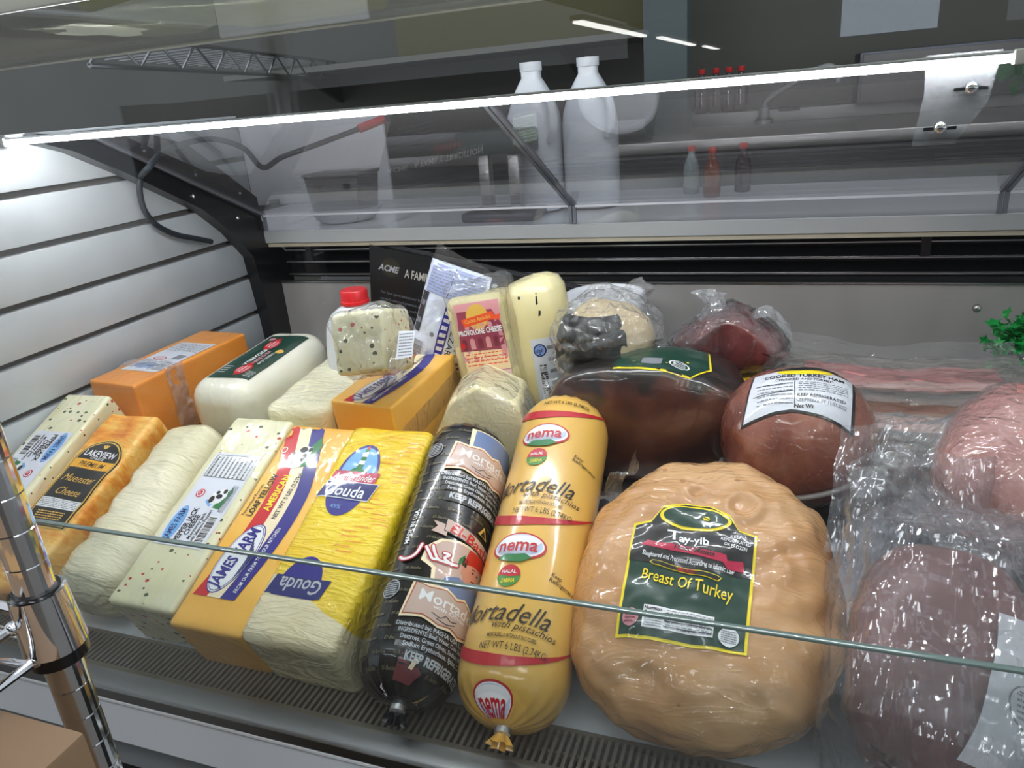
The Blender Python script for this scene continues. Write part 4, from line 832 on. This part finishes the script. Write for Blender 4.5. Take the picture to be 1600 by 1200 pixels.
obj('wrapper', rbox(.13, .10, .098, .02, 14, .006, 30, 3), wrapped('yellow_wrap', two((226, 176, 30), (246, 212, 70), 12), .4, .9, 14, (1, 1, 1), .7), t, 60)
seamf = clear('seam_film', (246, 246, 246), .12, .8, .1, haze=.30, hcol=(226, 224, 224))
# round cooked meat with label
n = NT('cooked_beef'); g = n.noise(15, 5, .6); vv = n.voro(34, feature='DISTANCE_TO_EDGE')
c = n.ramp(g, [(.28, (92, 38, 30)), (.5, (142, 82, 66)), (.75, (180, 124, 104))]); c = n.mix(n.math('MULTIPLY', n.math('LESS_THAN', vv, .03), n.noise(20, 3)), c, n.mix(.16, c, (186, 140, 124)))
M_ball = n.pbr(c, .38, coat=1, coat_rough=.06, coat_normal=n.bump(n.math('ADD', n.crinkle(16, (1, .7, 1.6), .08), n.math('MULTIPLY', n.ridge(30), .3)), .8, .004), sss=.1)
C = at(1245, 682, .915)
t = thing('cooked_meat_ball', 'round reddish brown cooked meat with a white label on top and a clear seam around', 'meat', M.Translation(C))
b = obj('meat', blob(.089, .088, .085, 64, 44, .95, .003, 16, 9), M_ball, t, 80)
P = Print(.02, (.0, .0), 1); P.poly([(-.063, -.040), (-.010, -.032), (.056, -.044), (.060, .036), (-.052, .040)], BLACK, 0); P.poly([(-.060, -.037), (-.010, -.029), (.052, -.041), (.057, .035), (-.050, .038)], PAPER, 1)
P.ell(.005, .033, .030, .008, YEL, 2); P.ell(.006, .0395, .036, .0045, BLACK, 3); P.text('COOKED TURKEY HAM', .004, .0225, .086, .0062, BLACK, 2, -.03, bold=.03); P.text('CHUNKED AND FORMED', .004, .0150, .062, .0042, BLACK, 2, -.02)
P.lines(-.046, -.024, -.008, .010, 6, GREY, 2, .25, 4); P.line([(-.006, .012), (-.006, -.027)], .0008, BLACK, 2); P.line([(-.050, -.008), (-.008, -.005)], .0009, BLACK, 2); P.line([(-.048, .008), (-.008, .008)], .0009, BLACK, 2)
P.lines(-.002, -.006, .050, .010, 5, GREY, 2, .3, 7); P.text('KEEP REFRIGERATED', .022, -.0125, .050, .0040, BLACK, 2, -.06); P.text('USE/FREEZE BY 11.03.2022', .022, -.0190, .052, .0045, GREY, 2, -.07); P.text('Net Wt', .004, -.0258, .020, .0048, BLACK, 2, -.05, bold=.03)
P.build('label', onto(b, (0, 0, 0), (1, .0, 0), (0, .90, .43)), t, .006, .001, .0005)
bm = B(); rr = [V((.0905 * math.cos(a), .0895 * math.sin(a), -.030 + .018 * math.cos(a - .5))) * (.955 + .0) for a in [2 * PI * k / 60 for k in range(61)]]; rr = [V((p.x * 1.02, p.y * 1.02, p.z)) for p in rr]; add_tube(bm, rr, .0032, 8); obj('film_seam', bm, seamf, t, 60)
bm = grid(lambda u, v: V((.080 + .045 * v, -.045 + .03 * u, -.030 + .05 * u - .02 * v)), 8, 8); obj('film_tail', crumple(bm, .006, 50, 14), crisp, t, 0)
# pink roll in film
n = NT('pink_ham'); c = n.ramp(n.noise(12, 5), [(.3, (188, 122, 116)), (.6, (212, 154, 146)), (.8, (226, 180, 172))])
M_pink = n.pbr(c, .4, coat=1, coat_rough=.07, coat_normal=n.bump(n.math('ADD', n.crinkle(30, (1, .7, 1.6)), n.math('MULTIPLY', n.ridge(38), .5)), .9, .004), sss=.15)
t = thing('pink_ham_roll', 'pale pink cooked ham roll in creased clear film at the right edge', 'meat', deck(.250, .318, .080, -.5))
b = obj('meat', blob(.092, .105, .080, 56, 40, .86, .004, 14, 11), M_pink, t, 80)
bm = blob(.095, .108, .083, 46, 30, .86, .004, 14, 11); crumple(bm, .003, 36, 11); obj('cling_film', bm, film, t, 0)
bm = grid(lambda u, v: V((-.06 - .11 * u, -.055 + .10 * v, .020 - .06 * u + .02 * math.sin(4 * v))), 14, 14); obj('film_tail', crumple(bm, .010, 34, 17), crisp, t, 0)
# ham in an open bag
n = NT('dark_pink_ham'); c = n.ramp(n.noise(9, 4), [(.3, (104, 64, 62)), (.6, (140, 94, 90)), (.8, (166, 122, 116))])
M_dk = n.pbr(c, .45, coat=.25, coat_rough=.2, coat_normal=n.bump(n.ridge(14), .4, .002), sss=.1)
t = thing('bagged_ham', 'dark pink ham roll in a loose open clear bag at the lower right corner', 'meat', deck(.142, .092, 0, -.10))
b = obj('meat', blob(.074, .108, .076, 56, 40, .74, .003, 12, 12, lambda p: p + V((-.002, -.004, .078))), M_dk, t, 80)
def bagf(u, v):
    a = 2 * PI * u; y = -.135 + .33 * v
    if v < .12: k = (v / .12) ** .5
    elif v < .66: k = 1
    else: q = (v - .66) / .34; k = 1 - .62 * math.sin(min(1, q * 1.35) * PI / 2) + .42 * max(0, q - .55)
    r = k * (1 + .03 * math.sin(a * 5 + v * 9)); c, s = math.cos(a), math.sin(a)
    return V((.004 + .098 * r * math.copysign(abs(c) ** .8, c), y + .01 * math.sin(a * 3), max(.001, .084 + .088 * r * math.copysign(abs(s) ** .8, s) + max(0, v - .6) * .04)))
bm = grid(bagf, 54, 46); crumple(bm, .0055, 26, 19); obj('clear_bag', bm, bagfilm, t, 0)
bm = grid(lambda u, v: V((-.105 + .045 * u, .06 + .12 * v, .125 + .05 * v + .02 * u)), 10, 12); obj('bag_lip', crumple(bm, .006, 34, 23), bagfilm, t, 0)
bm = grid(lambda u, v: V((-.090 + .15 * u, .105 + .05 * v + .02 * math.sin(5 * u), .105 + .050 * v * (1 - .5 * u) + .02 * math.sin(7 * u))), 14, 10); obj('bag_neck', crumple(bm, .012, 30, 29), crisp, t, 0)
P = Print(); P.poly([(-.035, -.085), (.070, -.085), (.072, .030), (.060, .046), (.030, .036), (-.008, .034)], ink('label_white', (206, 210, 212)), 0)
P.poly([(.022, .030), (.066, .044), (.066, -.008), (.018, -.012)], ink('umber', (110, 84, 58)), 1); P.poly([(.020, -.012), (.070, .004), (.070, .018), (.021, .006)], ink('charcoal', (58, 56, 54)), 2); P.text('DELI', .044, .004, .042, .010, SILV, 3, .30, bold=.01); P.poly([(.030, -.015), (.056, -.006), (.062, -.016), (.040, -.024)], AMBER, 2)
P.ell(.006, -.034, .016, .016, GREY, 1); P.ell(.006, -.034, .0148, .0148, ink('label_white', (206, 210, 212)), 2); P.lines(-.004, -.044, .016, -.024, 5, GREY, 3, .4); P.lines(.030, -.050, .060, -.030, 4, GREY, 1, .35)
P.build('label', onto(b, (.006, .000, .08), (.90, 0, -.43), (.0, .95, .3)), t, lift=.009)
packf = clear('vacuum_film', (248, 246, 244), .09, .8, .10, haze=.15, hcol=(216, 210, 206), bump=lambda n: n.bump(n.crinkle(18, (.6, 2, 1)), .8, .005), power=3)
# vacuum packs
def pack(label, mw, meatcol, th=.02, seed=0, w=.29, h=.17, bend=.035, mh=.8):
    t = thing('vacuum_pack', label, 'meat', mw, 'flat vacuum packs of sliced meat')
    n = NT('sliced_meat'); m = n.pbr(n.ramp(n.noise(10, 4, 1, vec=n.coord((.5, 3, 1))), [(.3, meatcol[0]), (.5, meatcol[1]), (.7, meatcol[2])]), .4, coat=.7)
    obj('meat', pouch(w * .80, h * mh, th, .002, seed, bend * .64), m, t, 70)
    obj('pouch', pouch(w, h, th * 1.25, .002, seed, bend), packf, t, 70)
    bm = grid(lambda u, v: V((-w / 2 + w * u, h / 2 - .006 + .03 * v, bend * (2 * u - 1) ** 2 + .018 * v + .004 * math.sin(11 * u))), 26, 4); obj('pouch_edge', crumple(bm, .0025, 60, seed), hazy, t, 0); return t
dark = ((40, 24, 20), (70, 42, 34), (96, 66, 52)); 
pack('bottom pouch of dark sliced meat, lying flat under the two pink packs', rear(.150, 1.095, .022, -.06), dark, .036, 2, .31, .19, .012)
pack('second pouch in the stack, salmon pink slices sagging under the top pack', rear(.160, 1.065, .052, -.02), ((196, 120, 100), (222, 170, 150), (236, 206, 190)), .020, 5, .33, .19, .046, .70)
pack('top pouch of the stack, streaky red and white bacon in clear film', rear(.150, 1.105, .082, -.03), ((142, 36, 48), (206, 120, 120), (236, 206, 200)), .020, 7, .31, .17, .016, .42)
# parsley
t = thing('plastic_parsley', 'bunch of bright green plastic parsley by the steel back panel at right', 'garnish', rear(.345, 1.300, 0))
bm = B(); rd = random.Random(3)
for k in range(420):
    p = V((max(-.05, min(.08, rd.gauss(.012, .026))), rd.gauss(0, .018), .078 + max(-.05, min(.045, rd.gauss(0, .022))))); q = M.Translation(p) @ M.Rotation(rd.uniform(0, 6), 4, 'Z') @ M.Rotation(rd.uniform(-1.2, 1.2), 4, 'X')
    s0 = rd.uniform(.008, .014); c0 = bm.verts.new(q @ V((0, 0, 0))); vs = [bm.verts.new(q @ V((s0 * (1 if j % 2 else .55) * math.cos(j * PI / 5), s0 * (1 if j % 2 else .55) * math.sin(j * PI / 5), .004 * rd.random()))) for j in range(10)]
    for j in range(10): bm.faces.new((c0, vs[j], vs[(j + 1) % 10]))
obj('leaves', bm, pm('parsley_green', (10, 150, 62), .4, coat=.3), t, 0)
for k in range(5):
    a = k * 1.3; bm = B(); add_tube(bm, [(0, 0, 0), (.008 * math.cos(a), .008 * math.sin(a), .03), (.024 * math.cos(a), .016 * math.sin(a), .07)], .0018, 6); obj('stem', bm, pm('stem_green', (14, 110, 50), .4), t)
# black carton leaning at the back
t = thing('black_carton', 'flat black printed carton leaning across the vents at the back', 'box', M.Translation((-.55, 1.352, -.5)))
crt = NT('black_card').pbr((15, 15, 18), .4, coat=.25)
bm = B(); add_prism(bm, [(-.290, .001), (.292, .001), (.292, .116), (-.268, .236)], 1, -.010, .012); bm.transform(M.Rotation(-.06, 4, 'X')); obj('carton', bm, crt, t, 20)
bm = B(); add_prism(bm, [(-.268, .2365), (.292, .1165), (.292, .1245), (-.268, .2445)], 1, .006, .012); bm.transform(M.Rotation(-.06, 4, 'X')); obj('lid_edge', bm, pm('card_edge', (52, 52, 56), .5), t, 20)
P = Print(-.21, (-.13, .165), 1); P.ell(-.096, .004, .022, .020, ink('olive_dark', (44, 42, 22)), 0); P.text('ACME', -.100, .002, .048, .013, SILV, 1, shear=.25, bold=.03); P.text('A FAMILY TRADITION', .012, .0, .150, .018, ink('bone', (214, 210, 200)), 1, bold=.01)
P.text('Smoked', .010, -.028, .060, .014, RED, 1, shear=.3); rdm = 0
for k, s_ in enumerate(('For four generations our family has', 'carefully selected premium products,', 'the finest product available. The', 'taste you are looking for', 'in our smoked salmon and', 'full of flavor')):
    P.text(s_, -.055 + (0 if k < 3 else -.012), -.050 - .0135 * k, .118 - .012 * max(0, k - 2), .006, GREY, 1, bold=0)
cs, sn = math.cos(-.06), math.sin(-.06)
P.build('print', flat((0, -.010 * cs, -.010 * sn), (1, 0, 0), (0, -sn, cs)), t); P = Print(-.21, (-.13, .165), 1)
P.poly([(.150, .005), (.200, .005), (.200, -.070), (.150, -.070)], MINT, 0); P.text('Nutrition Facts', .175, -.004, .044, .006, BLACK, 1, bold=.03); P.lines(.153, -.066, .197, -.018, 7, BLACK, 1, .3); P.line([(.152, -.013), (.198, -.013)], .002, BLACK, 1); P.line([(.152, -.032), (.198, -.032)], .003, BLACK, 1)
P.build('nutrition_panel', flat((0, -.010 * cs, -.010 * sn), (1, 0, 0), (0, -sn, cs)), t)
# cable on the wall
def onx(x, y, X): p = at(x, y, 1); return p * (X / p.x)
pts = [onx(219, 276, -1.072), onx(218, 300, -1.078), onx(226, 330, -1.082), onx(246, 353, -1.082), onx(275, 367, -1.082), onx(305, 373, -1.082), onx(330, 378, -1.083)]
t = thing('power_cable', 'dark grey cable hanging in a loop against the upper end wall slats', 'cable', M.Translation(pts[0] - V((0, 0, .13))))
bm = B(); add_tube(bm, spline(pts, 8), .0052, 10); sub('wall_cord', bm, pm('cable_grey', (38, 44, 50), .45), t)
q = [onx(219, 276, -1.072), at(232, 262, 1.20), at(252, 240, 1.30), at(290, 224, 1.36), at(335, 218, 1.40), at(380, 232, 1.42), at(410, 262, 1.44), at(440, 246, 1.46), at(490, 228, 1.48), at(560, 202, 1.50)]
bm = B(); add_tube(bm, spline(q, 8), .0052, 10); sub('shelf_cord', bm, pm('cable_grey', (38, 44, 50), .45), t)
bm = B(); add_tube(bm, [at(560, 202, 1.50), at(585, 192, 1.51), at(600, 186, 1.515)], .0085, 10); sub('plug', bm, pm('plug_red', (190, 50, 50), .4), t)
# ================================================================== behind the case
t = thing('white_bowl', 'white bowl holding a grey lidded box, left on the work shelf behind', 'bowl', (-.93, 1.47, -.23))
bm = B(); add_lathe(bm, [(.050, 0), (.062, .004), (.082, .028), (.084, .030), (.080, .030), (.058, .008), (0, .006)], 40); obj('bowl', bm, tubm, t, 40)
bm = B(); add_prism(bm, [(-.052, .008), (.052, .008), (.066, .098), (-.066, .098)], 1, -.045, .045); add_box(bm, (-.070, -.05, .098), (.070, .05, .106), bev=.003); obj('box', bm, NT('grey_box').pbr((150, 148, 146), .4, coat=.3), t, 30)
bm = B(); add_box(bm, (.030, -.0475, .072), (.046, -.0455, .084)); obj('sticker', bm, pm('sticker_dark', (60, 60, 62), .5), t, 0)
jugm = NT('frosted_jug').pbr((218, 222, 226), .3, coat=.4, sss=.3)
for lab, x, y in (('left frosted gallon jug on the work shelf behind the doors', -.50, 1.53), ('right frosted gallon jug on the work shelf behind the doors', -.392, 1.56)):
    t = thing('gallon_jug', lab, 'jug', (x, y, -.23), 'frosted jugs on the work shelf')
    bm = B(); add_lathe(bm, [(.042, 0), (.052, .005), (.054, .03), (.054, .16), (.050, .19), (.038, .225), (.024, .25), (.019, .258), (.019, .28)], 36, fn=lambda a, r, z: sq(.7)(a, r, z)); obj('bottle', bm, jugm, t, 50)
    bm = B(); add_lathe(bm, [(.021, .270), (.022, .271), (.022, .287), (.0, .288)], 24); obj('cap', bm, pm('cap_frost', (206, 210, 214), .4), t, 40)
    bm = B(); add_tube(bm, spline([(.03, -.03, .225), (.05, -.045, .21), (.056, -.052, .17), (.046, -.046, .14)], 6), .008, 8); obj('handle', bm, jugm, t)
t = thing('counter_scale', 'dark grey counter scale on two posts standing left of the frosted jugs', 'scale', (-.55, 1.44, -.23))
gs = steelfn('scale_grey', (96, 98, 104), .35)
bm = B(); add_box(bm, (-.07, -.05, 0), (.08, .05, .018), bev=.004); obj('base', bm, gs, t, 30)
for x in (-.028, .034):
    bm = B(); add_box(bm, (x - .011, -.012, .018), (x + .011, .012, .125), bev=.002); obj('post', bm, steel, t, 30)
bm = B(); add_box(bm, (-.075, -.035, .125), (.075, .035, .170), bev=.006); obj('display_head', bm, NT('scale_head').pbr((62, 74, 72), .35), t, 30)
# solid bottles standing in for bottles reflected in the front glass
def bottle(label, x, y, z, body, capc, h=.15, grp='red capped bottles standing in for reflections'):
    t = thing('soda_bottle', label, 'bottle', M.Translation((x, y, z)) @ M.Scale(.62 if y < 2 else .9, 4), grp)
    bm = B(); add_lathe(bm, [(.022, 0), (.027, .004), (.028, .03), (.025, .05), (.028, .075), (.024, .1), (.012, .13), (.010, .138), (.010, .146)], 24); obj('bottle', bm, NT('soda').pbr(body, .12, coat=.6), t, 50)
    bm = B(); add_lathe(bm, [(.0125, .142), (.0128, .143), (.0128, .158), (.011, .160), (0, .160)], 20); obj('cap', bm, pm('cap_red', (214, 44, 36), .4), t, 40)
def foot(px, py, z): p = at(px, py, 1); return p * (z / p.z)
for lab, px, py, c in (('clear bottle with red cap, leftmost on the work shelf', 1080, 300, (150, 160, 158)), ('orange brown bottle with red cap, second on the work shelf', 1112, 308, (130, 66, 40)), ('dark bottle with red cap, rightmost on the work shelf', 1160, 288, (58, 42, 52))):
    p = foot(px, py, -.23); p.y = min(p.y, 1.70); p.x = at(px, py, 1).x / at(px, py, 1).y * p.y; bottle(lab, p.x, p.y, -.23, c, 0)
for k, (px, lab) in enumerate(((1096, 'dark cola bottle, leftmost in the row on the back counter ledge'), (1118, 'dark cola bottle, second in the row on the back counter ledge'), (1138, 'dark cola bottle, third in the row on the back counter ledge'), (1157, 'dark cola bottle, rightmost in the row on the back counter ledge'))):
    d = at(px, 150, 1); bottle(lab, d.x / d.y * 2.86, 2.86, -.115, (52, 26, 24), 0)
# back counter with sink
t = thing('back_counter', 'steel counter with raised ledge along the wall behind the case', 'counter', (0, 2.6, -Z0))
bm = B(); add_box(bm, (-1.6, 2.2, -.19), (1.6, 3.0, -.155), bev=.004); sub('worktop', bm, steel, t, 30)
bm = B(); add_box(bm, (-1.58, 2.26, -Z0), (1.58, 2.98, -.19)); sub('cabinet', bm, steel_dull, t, 0)
bm = B(); add_box(bm, (-1.6, 2.80, -.155), (1.6, 3.0, -.115), bev=.003); sub('ledge', bm, steel_dull, t, 30)
t = thing('faucet', 'chrome swan neck faucet over the back counter', 'faucet', (-.105, 2.74, -.155))
bm = B(); add_lathe(bm, [(.030, 0), (.030, .012), (.018, .02), (.016, .05), (.0, .052)], 20); obj('base', bm, steel_dull, t)
bm = B(); add_tube(bm, spline([(0, 0, .04), (.01, 0, .075), (.10, -.02, .125), (.17, -.03, .158), (.205, -.035, .150), (.215, -.036, .11)], 7), .0105, 10); obj('spout', bm, steel_dull, t)
bm = B(); add_box(bm, (.045, -.012, .035), (.11, .012, .047), bev=.003); obj('lever', bm, pm('lever_black', (40, 40, 42), .4), t, 30)
t = thing('steel_cabinet', 'grey steel wall cabinet above the right end of the back counter', 'cabinet', (.42, 2.86, -.115))
bm = B(); add_box(bm, (-.25, -.12, .0), (.22, .13, .15), bev=.004); obj('body', bm, gs, t, 30)
bm = B(); add_box(bm, (-.24, -.126, .008), (.20, -.12, .142), bev=.002); d = obj('door', bm, pm('cabinet_door', (104, 102, 100), .4, .5), t, 30)
bm = B(); add_box(bm, (.17, -.14, .05), (.185, -.126, .11), bev=.003); obj('handle', bm, black, d, 30)
n = NT('reflected_post_grey'); bm = B(); add_box(bm, (-.452, 2.50, -.155), (-.322, 2.62, 1.75)); o = obj('reflected_post_1', bm, n.pbr((78, 90, 90), .45), None, 0); o['kind'] = 'structure'  # solid post standing in for a pillar reflected in the front glass
# back room: wire shelf for a reflection, block for olive shading
t = thing('reflected_wire_shelf', 'chrome wire shelf with zigzag edge put at the left of the back room in place of a reflected rack', 'shelf', (-1.7, 2.3, .12))  # solid stand-in for a wire rack reflected in the front glass
wire = pm('wire_chrome', (170, 172, 174), .2, 1)
a0, a1 = V((-1.40, 1.32, 0)), V((-2.02, 3.5, 0))
for z in (.195, .130):
    bm = B(); add_tube(bm, [a0 + V((0, 0, z)), a1 + V((0, 0, z))], .006, 8); sub('rail', bm, wire, t)
bm = B(); pts = []
for k in range(23): p = a0.lerp(a1, k / 22); pts.append(p + V((0, 0, .195 if k % 2 else .130)))
add_tube(bm, pts, .004, 6); sub('zigzag_brace', bm, wire, t, 0)
bm = B()
for k in range(30): p = a0.lerp(a1, k / 29); add_tube(bm, [p + V((0, 0, .198)), p + V((-.4, 0, .198))], .003, 5)
sub('wire_deck', bm, wire, t)
t = thing('wall_shelf_board', 'plain shelf board on the back room wall holding a dull olive block', 'shelf', (-1.5, 2.95, .16)); bm = B(); add_box(bm, (-2.2, 2.72, .145), (-.45, 3.1, .165)); sub('board', bm, pm('board_grey', (120, 120, 112), .5), t, 0)
for x in (-1.9, -.8):
    bm = B(); add_prism(bm, [(3.1, .145), (2.78, .145), (3.1, .03)], 0, x - .01, x + .01); sub('bracket', bm, steel_dull, t, 0)
t = thing('olive_shading_block', 'large dull olive block standing in for olive shading, on the back room shelf board', 'box', (-.92, 2.92, .166))  # block put in for the olive shading above the lamp line
bm = B(); add_box(bm, (-.50, -.16, 0), (.45, .16, .36), bev=.004); obj('carton', bm, NT('olive_shading').pbr((92, 88, 52), .6), t, 30)
# ================================================================== the aisle side: chrome rack post, carton, far lights
t = thing('chrome_wire_rack', 'chrome post of a wire rack with ringed grooves and a shelf collar, lower left foreground', 'rack', (-.468, .285, -Z0))
bm = B(); prof = [(.0128, 0), (.0128, .01)]
z = .02
while z < 1.9: prof += [(.0127, z), (.0123, z + .0006), (.0127, z + .0012)]; z += .0254
add_lathe(bm, prof + [(.0127, 1.92)], 28); obj('post', bm, chrome, t, 6)
cz = Z0 - .310
bm = B(); add_lathe(bm, [(.0150, cz + .024), (.0178, cz + .0245), (.0205, cz - .020), (.0190, cz - .021), (.0150, cz - .0205)], 32); obj('collar', bm, chrome, t, 40)
bm = B(); add_lathe(bm, [(.0132, cz + .0265), (.0150, cz + .0265), (.0152, cz + .022), (.0132, cz + .022)], 28); obj('sleeve', bm, black, t, 40)
bm = B(); add_lathe(bm, [(.0132, cz - .020), (.0195, cz - .020), (.0192, cz - .030), (.0132, cz - .030)], 28); obj('sleeve', bm, black, t, 40)
for dz, dx in ((.004, -.010), (-.020, .002)):
    bm = B(); add_tube(bm, [(dx, -.014, cz + dz), (dx - .02, -.34, cz + dz)], .0032, 8); bmesh.ops.create_uvsphere(bm, u_segments=10, v_segments=6, radius=.0052, matrix=M.Translation((dx, -.017, cz + dz))); obj('shelf_wire', bm, chrome, t)
    bm = B(); add_tube(bm, [(-.015, 0, cz + dz), (-.5, .004, cz + dz)], .0032, 8); obj('shelf_wire', bm, chrome, t)
bm = B(); pts = [V((.0 - .02 * k / 12, -.02 - .3 * k / 12, cz + (.004 if k % 2 else -.020))) for k in range(13)]; add_tube(bm, pts, .0022, 6); obj('zigzag_brace', bm, chrome, t, 0)
card = NT('cardboard'); cardm = card.pbr(card.mix(card.noise(6, 3, vec=card.coord((.3, 3, 1))), (122, 98, 74), (142, 116, 90)), .7)
t = thing('cardboard_box', 'brown cardboard box with a worn corner in the lower left foreground', 'box', (-.56, .10, -Z0))
P0 = at(133, 1143, .47)
hh = P0.z + Z0
bm = B(); add_box(bm, (P0.x - .36 + .56, P0.y - .30 - .10, 0), (P0.x + .56, P0.y - .10, hh), bev=.003); obj('carton', bm, cardm, t, 30)
bm = B(); add_box(bm, (P0.x - .36 + .56, P0.y - .152 - .10, hh), (P0.x + .56, P0.y - .148 - .10, hh + .0006)); obj('flap_gap', bm, pm('gap_brown', (84, 58, 36), .8), t, 0)
bm = B(); add_box(bm, (P0.x - .36 + .56, P0.y - .175 - .10, hh + .0002), (P0.x + .56 + .0004, P0.y - .125 - .10, hh + .001)); obj('tape', bm, pm('tape', (188, 150, 104), .25), t, 0)
for k, (y0, y1) in enumerate(((-5.6, -8.6), (-9.2, -12.6), (-13.4, -17), (-18, -22))):
    t = thing('shelf_light', ('shelf light strip nearest the case in the row reflected by the front glass', 'second shelf light strip from the case in the reflected row', 'third shelf light strip from the case in the reflected row', 'farthest shelf light strip in the reflected row')[k], 'lamp', (-1.72 + .02 * k * 4, (y0 + y1) / 2, .5), 'row of shelf lights in the store')
    L = y0 - y1
    bm = B(); add_box(bm, (-.06, -L / 2, .02), (.06, L / 2, .06)); obj('fitting', bm, whitem, t, 0)
    bm = B(); add_box(bm, (-.04, -L / 2 + .02, 0), (.04, L / 2 - .02, .02)); obj('diffuser', bm, emit('shelf_tube', (252, 250, 244), 14), t, 0)
bm = B(); add_box(bm, (1.0, -23.98, .55), (3.4, -23.95, 1.7)); o = obj('window_1', bm, emit('daylight_pane', (214, 230, 250), 3), None, 0); o['kind'] = 'structure'

t = thing('added_white_backdrop', 'white sheet added at the left end of the work shelf to brighten the view through the doors', 'panel', (-1.0, 1.78, -.23))  # backdrop added for the bright left end of the rear doors
bm = B(); add_box(bm, (-1.42, 1.775, -.23), (-.98, 1.785, -.016), bev=.002); sub('sheet', bm, pm('white_sheet', (226, 226, 228), .4), t, 30)
for x in (-1.36, -1.06):
    bm = B(); add_box(bm, (x, 1.765, -.23), (x + .03, 1.795, -.215), bev=.002); sub('foot', bm, steel_dull, t, 30)

t = thing('veil_blocker', 'dark shelving unit added out of view to block pale reflections in the front glass', 'shelf', (0, -2.9, -Z0))  # unseen dark unit added to block the veil on the front glass
gd = pm('blocker_grey', (52, 50, 50), .6)
bm = B(); add_box(bm, (-3.6, -3.0, -Z0), (3.6, -2.95, .12)); sub('back_panel', bm, gd, t, 0)
for k in range(4):
    bm = B(); add_box(bm, (-3.6, -2.95, -1.25 + .36 * k), (3.6, -2.6, -1.23 + .36 * k)); sub('shelf_board', bm, gd, t, 0)
for x in (-3.6, -1.2, 1.2, 3.58):
    bm = B(); add_box(bm, (x, -2.95, -Z0), (x + .03, -2.58, .12)); sub('upright', bm, gd, t, 0)

# goods on the glass top of the case
t = thing('yellow_packet', 'yellow packet with dark print lying on the glass top above the lamp', 'packet', (-.51, .70, .0978))
bm = B(); add_box(bm, (-.10, -.125, 0), (.085, .125, .07), bev=.008); obj('packet', bm, NT('yellow_pack').pbr((206, 196, 40), .4, coat=.3), t, 30)
P = Print(); P.text('Controlled Sweet', .0, -.006, .14, .018, ink('olive', (110, 104, 20)), 0, shear=.2); P.text('Best', -.05, .020, .04, .012, DGREEN, 0); P.build('lettering', flat((0, -.1252, .035), (1, 0, 0), (0, 0, 1)), t)
t = thing('white_pouch', 'white pouch with red marks on the glass top, left of the yellow packet', 'pouch', (-.69, .70, .0978))
b = obj('pouch', rbox(.11, .22, .06, .02, 12, .004, 20, 4), pm('pouch_white', (206, 206, 206), .4, coat=.3), t, 60); b.location.y = -.11
P = Print(); P.line([(-.03, .02), (0, -.01), (.03, .02)], .008, RED, 0); P.build('red_mark', flat((0, -.1135, .03), (1, 0, 0), (0, 0, 1)), t)
t = thing('maroon_box', 'dull maroon box on the glass top at far left near the end wall', 'box', (-.93, .70, .0978))
bm = B(); add_box(bm, (-.15, -.12, 0), (.15, .12, .09), bev=.004); obj('carton', bm, NT('maroon_card').pbr((108, 60, 58), .5), t, 30)
bm = B(); add_box(bm, (-.151, -.03, .0895), (.151, .03, .0912)); obj('tape', bm, pm('tape', (188, 150, 104), .25), t, 0)
# ================================================================== lift everything to the floor level and set the view
for o in list(SC.objects):
    if o.parent is None: o.matrix_basis = M.Translation((0, 0, Z0)) @ o.matrix_basis
SC.view_settings.view_transform = 'Standard'; SC.view_settings.look = 'None'; SC.view_settings.gamma = 1; SC.view_settings.use_curve_mapping = False
SC.view_settings.exposure = 0.48
SC.cycles.max_bounces = 8; SC.cycles.transparent_max_bounces = 24; SC.cycles.glossy_bounces = 5; SC.cycles.diffuse_bounces = 3
SC.cycles.use_denoising = True; SC.cycles.caustics_reflective = False; SC.cycles.sample_clamp_indirect = 6
